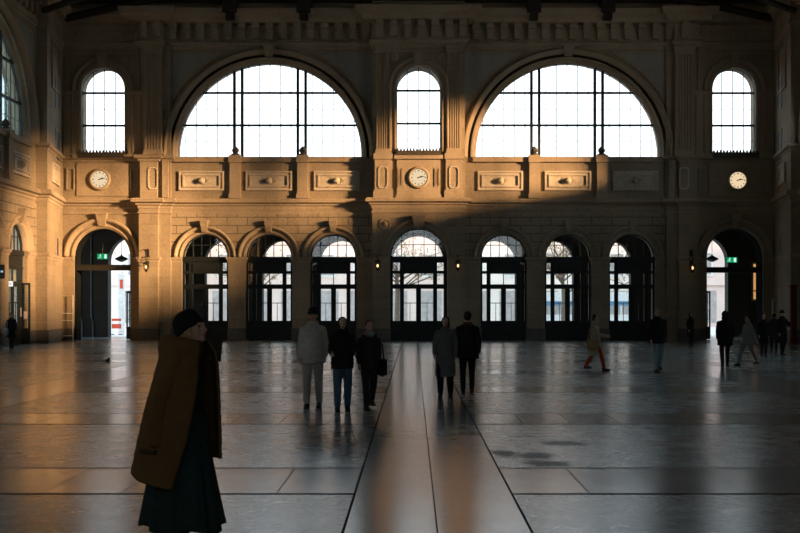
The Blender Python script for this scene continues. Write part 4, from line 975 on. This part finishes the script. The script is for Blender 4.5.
def person(x, y, H, rz, label, coat, coatlen, legs, hair='short', hat=None, haircol=(0.03, 0.02, 0.015), stride=0.25, legcol=None, scarf=None, arms=((-0.05, 0.0), (0.05, 0.0)), bag=None, shoecol=(0.02, 0.02, 0.02), voxel=0.016, puffy=0.0, name='person', bend=0.12, turn=0.0, width=1.0, group=None):
    """standing or walking figure; stride = half step length, arms = fore/aft swing of (left, right) hand"""
    k = H / 1.76
    root = None
    hip = 0.93 * k; kn = 0.49 * k
    foot = {}
    for s, st in ((-1, stride), (1, -stride)):
        f = Vector((s * 0.10 * k, -st * k, 0.075 * k + (0.06 * k if st < -0.12 else 0)))
        kp = Vector((s * 0.10 * k, -st * 0.5 * k - bend * 0.5 * k, kn))
        foot[s] = (f, kp)
    sw = 0.172 * k * width; sh = 1.405 * k; hc = Vector((0, -0.02 * k, 1.64 * k)); R = Matrix.Rotation(turn, 4, 'Z')
    hands = {}
    for s, (fy, up) in zip((-1, 1), arms):
        S_ = Vector((s * sw, 0, sh)); 
        if up > 0.25: E_ = S_ + Vector((s * 0.12, -0.05, -0.24)) * k; W_ = E_ + Vector((-s * 0.12, -0.16, 0.16)) * k
        else:
            E_ = S_ + Vector((s * 0.05, fy * 0.4 + 0.03, -0.28)) * k; W_ = E_ + Vector((s * 0.0, fy - 0.05, -0.24 + up)) * k
        hands[s] = (S_, E_, W_)
    b = BM()
    # body: one continuous figure
    for s in (-1, 1):
        f, kp = foot[s]; hp = Vector((s * 0.09 * k, 0, hip))
        capsule(b, hp, kp, 0.085 * k, 0.055 * k); capsule(b, kp, f, 0.055 * k, 0.038 * k); capsule(b, f, f + Vector((0, -0.13 * k, -0.035 * k)), 0.036 * k, 0.028 * k)
        S_, E_, W_ = hands[s]; capsule(b, S_, E_, 0.05 * k, 0.040 * k); capsule(b, E_, W_, 0.040 * k, 0.026 * k); hand(b, W_, W_ - E_, s, 0.6, k)
    ellipsoid(b, (0, 0, 0.97 * k), (0.155 * k, 0.105 * k, 0.13 * k)); ellipsoid(b, (0, 0, 1.12 * k), (0.13 * k, 0.095 * k, 0.15 * k)); ellipsoid(b, (0, 0, 1.31 * k), (0.165 * k, 0.105 * k, 0.17 * k))
    capsule(b, (-sw * 0.8, 0, sh), (sw * 0.8, 0, sh), 0.055 * k, 0.055 * k); capsule(b, (0, 0.01 * k, sh), (0, 0, 1.58 * k), 0.058 * k, 0.052 * k)
    head(b, hc, k, R)
    root = fused(name, b, 'skin', None, voxel * 0.62, 2)
    face_parts(root, hc, k, R)
    # trousers
    b = BM()
    for s in (-1, 1):
        f, kp = foot[s]; hp = Vector((s * 0.09 * k, 0, hip)); capsule(b, hp, kp, 0.105 * k, 0.073 * k * (1 + puffy)); capsule(b, kp, f + Vector((0, 0, 0.03 * k)), 0.073 * k * (1 + puffy), 0.058 * k * (1 + puffy))
    ellipsoid(b, (0, 0, 0.96 * k), (0.175 * k, 0.13 * k, 0.13 * k))
    fused('trousers', b, legs, root, voxel)
    for s in (-1, 1):
        f, kp = foot[s]; b = BM()
        capsule(b, f + Vector((0, 0.02, -0.01)) * k, f + Vector((0, -0.15, -0.04)) * k, 0.05 * k, 0.038 * k); capsule(b, f + Vector((0, 0.02, -0.035)) * k, f + Vector((0, 0.02, 0.02)) * k, 0.05 * k, 0.045 * k); box(b, f.x - 0.045*k, f.x + 0.045*k, f.y - 0.17*k, f.y + 0.06*k, f.z - 0.075*k, f.z - 0.045*k)
        fused('shoe', b, fab('shoe_%02d' % int(shoecol[0]*100), shoecol), root, voxel * 0.7, 2)
    # coat / jacket with sleeves
    b = BM(); z0 = 1.42 - coatlen
    ellipsoid(b, (0, 0, 1.28 * k), (0.195 * k * width, 0.14 * k, 0.19 * k)); ellipsoid(b, (0, 0, 1.10 * k), (0.175 * k * width, 0.14 * k, 0.2 * k))
    for s in (-1, 1): capsule(b, (s * 0.04 * k, 0.005, sh + 0.045 * k), (s * sw * 0.86, 0, sh - 0.015 * k), 0.062 * k, 0.062 * k)
    # skirt of the coat: a hanging closed hem
    zt, zb = 1.2, z0; seg = 28; flare = 1.0 + max(0, (0.8 - z0)) * 0.45 + puffy * 0.3
    R_ = []
    for i in range(7):
        t = i / 6; z = zt + (zb - zt) * t; fx = (0.18 + 0.035 * t * flare) * width; fy = 0.135 + (0.04 + stride * 0.25 * t) * t * flare
        R_.append([b.verts.new(Vector((fx * math.cos(2*PI*q/seg) * (1 + 0.03 * math.sin(5 * 2*PI*q/seg)), fy * math.sin(2*PI*q/seg), z + (0.02 * math.sin(3 * q) if i == 6 else 0))) * k) for q in range(seg)])
    for i in range(6):
        for q in range(seg): b.faces.new((R_[i][q], R_[i][(q+1)%seg], R_[i+1][(q+1)%seg], R_[i+1][q]))
    b.faces.new(R_[0]); b.faces.new(list(reversed(R_[-1])))
    for s in (-1, 1):
        S_, E_, W_ = hands[s]; p = 1 + puffy; capsule(b, S_ - Vector((0, 0, 0.02 * k)), E_, 0.068 * k * p, 0.058 * k * p); capsule(b, E_, W_ - (W_ - E_) * 0.06, 0.058 * k * p, 0.044 * k * p)
    if puffy:
        for z in [1.34 - 0.075 * i for i in range(int((1.34 - z0) / 0.075))]:
            tt = max(0, (1.2 - z) / (1.2 - z0)); lathe(b, [(0.1, -0.02), (1.0, -0.025), (1.06, 0.0), (1.0, 0.025), (0.1, 0.02)], 24, Matrix.Translation((0, 0, z * k)) @ Matrix.Diagonal(((0.19 + 0.035 * tt * flare) * k * width, (0.14 + 0.05 * tt) * k, k, 1)))
    jacket = fused('coat' if coatlen > 0.8 else 'jacket', b, coat, root, voxel)
    b = BM(); arch_n = 20
    lathe(b, [(0.065 * k, 0), (0.095 * k, -0.02 * k), (0.105 * k, 0.03 * k), (0.09 * k, 0.085 * k), (0.072 * k, 0.08 * k)], 20, Matrix.Translation((0, 0.005, 1.455 * k)))
    obj('collar', b, coat if not scarf else scarf, jacket, True)
    # hair and hat
    HT = Matrix.Translation(hc) @ R @ Matrix.Scale(k, 4)
    b = BM(); ellipsoid(b, (0, 0.03, 0.035), (0.088, 0.092, 0.092), None, 16, 12, HT); ellipsoid(b, (0, 0.055, -0.01), (0.075, 0.065, 0.075), None, 16, 12, HT)
    if hair == 'long':
        ellipsoid(b, (0, 0.065, -0.10), (0.085, 0.05, 0.15), None, 16, 12, HT)
        for s in (-1, 1): ellipsoid(b, (s * 0.075, 0.01, -0.06), (0.02, 0.05, 0.12), None, 12, 10, HT)
    if hair == 'bun': ellipsoid(b, (0, 0.12, 0.06), (0.045, 0.045, 0.045), None, 12, 10, HT)
    fused('hair', b, fab('hair_%02d' % int(haircol[0] * 100), haircol), root, voxel * 0.7, 2)
    if hat:
        b = BM(); lathe(b, [(0.096, 0.015), (0.104, 0.02), (0.104, 0.06), (0.099, 0.065), (0.094, 0.10), (0.07, 0.135), (0.03, 0.15), (0.01, 0.152)], 22, HT @ Matrix.Translation((0, 0.015, 0)) @ Matrix.Diagonal((0.92, 1.05, 1, 1)))
        if hat[1] == 'cap': box(b, -0.06, 0.06, -0.17, -0.07, 0.035, 0.05, HT)
        obj('cap' if hat[1] == 'cap' else 'beanie', b, hat[0], root, True)
    if hair == 'hood':
        b = BM(); ellipsoid(b, (0, 0.03, 0.02), (0.112, 0.115, 0.135), None, 18, 14, HT); ellipsoid(b, (0, 0.05, -0.1), (0.12, 0.09, 0.09), None, 18, 14, HT); fused('hood', b, coat, root, voxel * .8, 2)
    if bag:
        s, bc = bag; S_, E_, W_ = hands[s]
        b = BM(); c = Vector((s * (0.27) * k, 0.02, 0.86 * k)); 
        r0 = [(-0.06, -0.16, -0.17), (0.06, -0.16, -0.17), (0.06, 0.16, -0.17), (-0.06, 0.16, -0.17)]; box(b, c.x - 0.055, c.x + 0.055, c.y - 0.16, c.y + 0.16, c.z - 0.16, c.z + 0.12); ellipsoid(b, c + Vector((0, 0, -0.05)), (0.085, 0.18, 0.14))
        g = fused('shoulder_bag', b, bc, root, voxel, 6)
        b = BM(); tube(b, [c + Vector((0, -0.13, 0.1)), c + Vector((-s * 0.02, -0.1, 0.35)), Vector((s * sw * 0.8, 0, sh + 0.085 * k)), c + Vector((-s * 0.02, 0.1, 0.35)), c + Vector((0, 0.13, 0.1))], 0.014, 6); obj('strap', b, bc, g)
    root.location = (x, y, 0); root.rotation_euler = (0, 0, rz)
    tag(root, label, 'person', group)
    return root
CAMY = -58.2
def spot(px, py):
    d = 1111 * 1.75 / (py - 307); return (px - 413) * d / 1111 - 0.29, CAMY + d
def P(px, py, head_px, rz, *a, **k):
    x, y = spot(px, py); d = y - CAMY; H = (py - head_px) * d / 1111
    return person(x, y, max(1.5, H), math.radians(rz), *a, **k)
fab('pale_grey_wool', (0.42, 0.40, 0.35)); fab('pale_trousers', (0.36, 0.34, 0.30)); fab('black_fabric', (0.014, 0.014, 0.015)); fab('blue_jeans', (0.06, 0.12, 0.17)); fab('light_jeans', (0.22, 0.30, 0.34))
fab('charcoal_trousers', (0.03, 0.028, 0.026)); fab('grey_scarf', (0.30, 0.30, 0.29)); fab('grey_puffer', (0.11, 0.11, 0.105)); fab('beige_coat', (0.34, 0.29, 0.22)); fab('red_tights', (0.45, 0.06, 0.025)); fab('dark_brown_fur', (0.09, 0.045, 0.02)); fab('washed_grey', (0.20, 0.21, 0.21)); fab('tan_bag', (0.3, 0.2, 0.1))
G3 = None
P(313, 408, 308.5, 0, 'person in pale grey coat and pale trousers with a dark cap', 'pale_grey_wool', 0.62, 'pale_trousers', 'short', ('black_fabric', 'cap'), stride=0.10, arms=((-0.05, 0.02), (0.02, 0.04)), puffy=0.05)
P(342.5, 411, 317, 8, 'person in black jacket and blue jeans, the middle one of the group of three', 'black_fabric', 0.62, 'blue_jeans', 'long', stride=0.08, arms=((-0.22, 0.2), (-0.2, 0.2)), puffy=0.1, haircol=(0.05, 0.03, 0.02))
P(369, 409.5, 320.5, 18, 'person in dark clothes with pale grey scarf, carrying a black bag', 'charcoal_trousers', 0.62, 'charcoal_trousers', 'short', scarf='grey_scarf', stride=0.16, arms=((-0.05, 0.02), (0.08, 0.0)), bag=(1, 'black_fabric'), haircol=(0.06, 0.04, 0.03))
P(445.5, 396.5, 316.5, -8, 'person in long grey quilted coat walking beside a person all in black', 'grey_puffer', 0.98, 'black_fabric', 'long', stride=0.1, arms=((-0.12, 0.05), (0.0, 0.0)), puffy=0.18, haircol=(0.04, 0.025, 0.02))
P(467.5, 393, 311.5, 180, 'person all in black with brown collar walking beside the person in long grey quilted coat', 'black_fabric', 0.66, 'black_fabric', 'short', stride=0.1, scarf='dark_brown_fur', arms=((0.0, 0.0), (0.06, 0.0)), width=1.12)
P(595, 371, 314.5, 72, 'person in beige coat with red tights striding across the hall', 'beige_coat', 0.92, 'red_tights', 'short', stride=0.30, arms=((-0.25, 0.2), (-0.2, 0.22)), haircol=(0.05, 0.03, 0.02), bag=(-1, 'tan_bag'))
P(657.5, 372, 308.5, 12, 'person in bulky black jacket with light blue jeans and fair hair', 'black_fabric', 0.62, 'light_jeans', 'short', stride=0.14, width=1.15, puffy=0.12, haircol=(0.3, 0.22, 0.12), arms=((-0.05, 0.02), (0.05, 0.02)))
P(690.5, 346.5, 316, 30, 'small dark figure standing close to the wall behind the person in light blue jeans', 'black_fabric', 0.9, 'black_fabric', 'long', stride=0.05)
P(725, 366, 311.5, 175, 'person in black silhouetted against the bright slot of the right archway', 'black_fabric', 0.75, 'charcoal_trousers', 'hood', stride=0.12, width=1.15, puffy=0.1)
P(748, 366, 317, -70, 'person in dark jacket and pale grey trousers walking near the right archway', 'washed_grey', 0.62, 'washed_grey', 'short', stride=0.32, arms=((-0.15, 0.1), (0.15, 0.0)))
P(763.5, 356.5, 316, 0, 'person in dark knee-length coat below the amber lit window at the right', 'black_fabric', 0.85, 'charcoal_trousers', 'long', stride=0.06)
P(782, 355.5, 310.5, 20, 'person in black coat with one arm raised near the right corner', 'black_fabric', 0.9, 'black_fabric', 'short', stride=0.12, arms=((-0.05, 0.0), (0.0, 0.5)), hat=('black_fabric', 'beanie'))
P(774, 351, 314, 160, 'person in dark coat standing behind the one with a raised arm', 'charcoal_trousers', 0.85, 'black_fabric', 'short', stride=0.04, width=1.1)
P(11.5, 348.5, 313, 40, 'person in dark coat at the shop door in the left wall', 'black_fabric', 0.85, 'charcoal_trousers', 'short', stride=0.12, scarf='dark_brown_fur', bag=(-1, 'grey_scarf'))

# ---- the woman close to the camera: brown coat, long green skirt, dark beanie; walks towards +X
fab('olive_brown_coat', (0.125, 0.072, 0.026), 0.1); fab('coat_lining', (0.05, 0.035, 0.02)); fab('dark_green_skirt', (0.018, 0.038, 0.034), 0.15); fab('black_knit', (0.012, 0.011, 0.012)); fab('dark_sweater', (0.03, 0.02, 0.018)); fab('fair_hair', (0.32, 0.22, 0.13))
def woman():
    k = 1.0
    def LX(px): return (px - 180) / 143.0
    def LZ(py): return (557.2 - py) / 143.0
    hc = Vector((LX(192.5), 0, LZ(328.5))); Rh = Matrix.Rotation(math.radians(68), 4, 'Z') @ Matrix.Rotation(math.radians(-12), 4, 'X')
    b = BM()
    hx = 0.02
    feet = {-1: (Vector((0.02, -0.09, 0.09)), Vector((0.06, -0.09, 0.48))), 1: (Vector((-0.16, 0.09, 0.14)), Vector((0.02, 0.09, 0.5)))}
    for s in (-1, 1):
        f, kp = feet[s]; capsule(b, (hx, s * 0.09, 0.93), kp, 0.09, 0.058); capsule(b, kp, f, 0.058, 0.038); capsule(b, f, f + Vector((0.14, 0, -0.04)), 0.036, 0.028)
    ellipsoid(b, (hx, 0, 0.97), (0.115, 0.165, 0.14)); ellipsoid(b, (hx, 0, 1.13), (0.10, 0.135, 0.16)); ellipsoid(b, (hx, 0, 1.31), (0.115, 0.17, 0.16))
    capsule(b, (hx, -0.15, 1.40), (hx, 0.15, 1.40), 0.055, 0.055); capsule(b, (hx, 0, 1.38), (hc.x - 0.015, 0, 1.56), 0.056, 0.05)
    arm = {}
    for s in (-1, 1):
        S_ = Vector((hx, s * 0.18, 1.38)); E_ = Vector((-0.10, s * 0.22, 1.12)); W_ = Vector((-0.06, s * 0.185, 0.88)); arm[s] = (S_, E_, W_)
        capsule(b, S_, E_, 0.048, 0.040); capsule(b, E_, W_, 0.040, 0.026)
        hand(b, W_, (W_ - E_), s, 0.6, 0.95)
    head(b, hc, 0.98, Rh)
    root = fused('person', b, 'skin', None, 0.007, 3)
    face_parts(root, hc, 0.98, Rh)
    tag(root, 'person in olive brown hooded coat, long dark green skirt and black beanie, closest of everyone', 'person')
    # boots
    for s in (-1, 1):
        f, kp = feet[s]; b = BM(); capsule(b, f + Vector((0.0, 0, -0.02)), f + Vector((0.16, 0, -0.052)), 0.052, 0.036); capsule(b, f + Vector((-0.01, 0, -0.04)), f + (kp - f) * 0.72, 0.05, 0.066); box(b, f.x - 0.06, f.x + 0.2, f.y - 0.042, f.y + 0.042, f.z - 0.09, f.z - 0.06); fused('boot', b, 'black_fabric', root, 0.01, 2)
    # sweater
    b = BM(); ellipsoid(b, (hx + 0.02, 0, 1.29), (0.145, 0.185, 0.19)); ellipsoid(b, (hx + 0.02, 0, 1.08), (0.13, 0.16, 0.2)); lathe(b, [(0.05, 0), (0.085, 0.0), (0.075, 0.1), (0.05, 0.1)], 18, Matrix.Translation((hx + 0.025, 0, 1.41))); fused('sweater', b, 'dark_sweater', root, 0.014, 5)
    # skirt, pleated and swinging
    b = BM(); seg = 96; rows = []
    for i in range(22):
        t = i / 21; z = 1.03 + (0.235 - 1.03) * t
        L = hx - 0.13 - 0.175 * t ** 0.8; Rr = hx + 0.155 + 0.13 * t ** 1.15; cx = (L + Rr) / 2; rx = (Rr - L) / 2; ry = 0.165 + 0.10 * t
        row = []
        for q in range(seg):
            a = 2 * PI * q / seg; m = 1 + 0.055 * t * math.sin(11 * a + 1.5 * math.sin(3 * a)) + 0.02 * t * math.sin(23 * a)
            zz = z + (0.022 * math.sin(5 * a + 1) - 0.025 * math.sin(a - 0.2) * -1) * t * t + (0.015 * (-math.cos(a)) * t)
            row.append(b.verts.new((cx + rx * math.cos(a) * m, ry * math.sin(a) * m, zz)))
        rows.append(row)
    for i in range(21):
        for q in range(seg): b.faces.new((rows[i][q], rows[i][(q+1)%seg], rows[i+1][(q+1)%seg], rows[i+1][q]))
    b.faces.new(rows[0])
    o = obj('skirt', b, 'dark_green_skirt', root, True); sm = o.modifiers.new('t', 'SOLIDIFY'); sm.thickness = 0.008
    # coat shell, open in front
    b = BM(); nr, ns = 40, 72; rows = []
    def lerp(tab, v):
        for (a, x), (c, y) in zip(tab, tab[1:]):
            if v <= c: return x + (y - x) * (v - a) / (c - a)
        return tab[-1][1]
    back = [(336, 176), (342, 170), (350, 164), (360, 158.5), (385, 152), (410, 145), (435, 139.5), (468, 133), (490, 130)]
    front = [(336, 206), (345, 212), (352, 216), (365, 218.5), (400, 220.5), (440, 222), (490, 222)]
    near = [(336, 203), (350, 204), (375, 204.5), (400, 202), (437, 195), (483, 182), (495, 178)]
    depth = [(336, 0.10), (343, 0.15), (350, 0.19), (365, 0.245), (400, 0.275), (440, 0.30), (490, 0.33)]
    for i in range(nr + 1):
        t = i / nr; row = []
        for j in range(ns + 1):
            v = j / ns
            # hem height: near front corner, back, far front corner
            hem = 483 - (483 - 467.5) * min(1, v / 0.42) if v < 0.42 else 467.5 - 7.0 * (v - 0.42) / 0.58
            py = 340 + (hem - 340) * t
            xb, xf, xn, dp = lerp(back, py), lerp(front, py), lerp(near, py), lerp(depth, py)
            cx, rx = (xb + xf) / 2, (xf - xb) / 2
            a0 = -math.acos(max(-0.98, min(0.98, (xn - cx) / rx))); a1 = -2 * PI + 0.30
            a = a0 + (a1 - a0) * v
            fold = 1 + 0.012 * math.sin(9 * a + 3 * t) * t + 0.006 * math.sin(t * 60)
            row.append(b.verts.new((LX(cx + rx * math.cos(a) * fold), dp * math.sin(a) * fold, LZ(py))))
        rows.append(row)
    for i in range(nr):
        for j in range(ns): b.faces.new((rows[i][j], rows[i][j+1], rows[i+1][j+1], rows[i+1][j]))
    coat = obj('coat', b, ['olive_brown_coat', 'coat_lining'], root, True)
    sm = coat.modifiers.new('t', 'SOLIDIFY'); sm.thickness = 0.022; sm.offset = -1
    # sleeves lie close along the coat, hands in the pockets
    for s in (-1, 1):
        b = BM(); S_, E_, W_ = Vector((hx - 0.01, s * 0.165, 1.37)), Vector((-0.10, s * 0.232, 1.10)), Vector((-0.11, s * 0.25, 0.84))
        capsule(b, S_, E_, 0.085, 0.07); capsule(b, E_, W_, 0.07, 0.058); fused('sleeve', b, 'olive_brown_coat', coat, 0.014, 5)
        b = BM(); FT = Matrix.Translation((-0.16, s * 0.262, 0.77)) @ Matrix.Rotation(-s * math.radians(-33), 4, 'Z'); box(b, -0.075, 0.075, -0.012, 0.012, -0.017, 0.017, FT); fused('pocket_flap', b, 'coat_lining', coat, 0.008, 2)
    # hood lying round the neck and standing collar
    b = BM()
    for q in range(13):
        a = math.radians(-62 - q * 19.5); c0 = Vector((0.045 + 0.125 * math.cos(a), 0.115 * math.sin(a), 1.465 - 0.01 * math.cos(a))); r = 0.062 + 0.014 * math.sin(q * PI / 12)
        ellipsoid(b, c0, (r, r, r * 1.15))
    ellipsoid(b, (-0.065, 0, 1.455), (0.085, 0.13, 0.105)); ellipsoid(b, (-0.0, 0, 1.40), (0.15, 0.19, 0.075))
    fused('hood', b, 'olive_brown_coat', coat, 0.014, 8)
    b = BM()
    pts = [(LX(204), 0.10, 1.37), (LX(217.5), 0.12, 1.36), (LX(219.5), 0.115, 1.525), (LX(206), 0.09, 1.515)]
    A = [b.verts.new(p) for p in pts]; B = [b.verts.new((p[0], p[1] + 0.025, p[2])) for p in pts]
    b.faces.new(A); b.faces.new(B)
    for i in range(4): b.faces.new((A[i], A[(i+1)%4], B[(i+1)%4], B[i]))
    o = obj('collar_flap', b, 'coat_lining', coat); bv = o.modifiers.new('b', 'BEVEL'); bv.width = 0.01; bv.segments = 2
    # hair wisps and beanie
    HT = Matrix.Translation(hc) @ Rh @ Matrix.Scale(0.98, 4)
    b = BM(); ellipsoid(b, (0, 0.05, -0.02), (0.082, 0.065, 0.09), None, 16, 12, HT)
    for s in (-1, 1): ellipsoid(b, (s * 0.072, -0.012, -0.035), (0.014, 0.032, 0.06), None, 12, 10, HT)
    fused('hair', b, 'fair_hair', root, 0.009, 2)
    b = BM(); BT = HT @ Matrix.Rotation(math.radians(-24), 4, 'X')
    lathe(b, [(0.096, -0.012), (0.106, -0.008), (0.108, 0.02), (0.106, 0.044), (0.100, 0.05), (0.101, 0.08), (0.088, 0.115), (0.06, 0.138), (0.025, 0.148), (0.005, 0.15)], 28, BT @ Matrix.Translation((0, 0.016, 0.0)) @ Matrix.Diagonal((0.9, 1.06, 1.0, 1)))
    ellipsoid(b, (0, 0.088, 0.03), (0.062, 0.05, 0.075), None, 18, 12, BT)
    fused('beanie', b, 'black_knit', root, 0.008, 3)
    root.location = ((180 - 413) / 143.0 - 0.29, CAMY + 1111 / 143.0, 0)
woman()

# ================================================================= LIGHT
world = bpy.data.worlds.new('sky'); scene.world = world; world.use_nodes = True
nt = world.node_tree
for n in list(nt.nodes): nt.nodes.remove(n)
wo = nt.nodes.new('ShaderNodeOutputWorld'); bg = nt.nodes.new('ShaderNodeBackground')
tc = nt.nodes.new('ShaderNodeTexCoord'); sp = nt.nodes.new('ShaderNodeSeparateXYZ'); nt.links.new(tc.outputs['Generated'], sp.inputs[0])
col = ramp(nt, sp.outputs[2], [(0.0, (1.0, 0.96, 0.90)), (0.12, (0.86, 0.95, 1.0)), (0.5, (0.66, 0.86, 1.0))])
nt.links.new(col, bg.inputs[0]); bg.inputs[1].default_value = 2.4
nt.links.new(bg.outputs[0], wo.inputs[0])
sun = bpy.data.lights.new('low_sun', 'SUN'); sun.energy = 19; sun.color = (1.0, 0.55, 0.25); sun.angle = math.radians(5)
so = bpy.data.objects.new('low_sun', sun); COL.objects.link(so)
so.rotation_euler = Vector((-1, 0.55, -0.135 * 1.14)).to_track_quat('-Z', 'Y').to_euler(); so.location = (40, -30, 20)

# ================================================================= CAMERA
cam = bpy.data.cameras.new('camera'); cam.lens = 1111 / 800 * 36; cam.sensor_width = 36
cam.shift_x = -13 / 800; cam.shift_y = 40.5 / 800; cam.clip_end = 400
co = bpy.data.objects.new('camera', cam); COL.objects.link(co); co.location = (-0.29, CAMY, 1.75); co.rotation_euler = (PI / 2, 0, 0)
scene.camera = co
scene.view_settings.view_transform = 'Standard'; scene.view_settings.look = 'None'; scene.view_settings.gamma = 1; scene.view_settings.use_curve_mapping = False
scene.view_settings.exposure = 0.12
cy = scene.cycles
cy.use_denoising = True
try: cy.denoiser = 'OPENIMAGEDENOISE'
except Exception: pass
cy.max_bounces = 8; cy.diffuse_bounces = 5; cy.glossy_bounces = 4; cy.transparent_max_bounces = 16; cy.caustics_reflective = False; cy.sample_clamp_indirect = 6
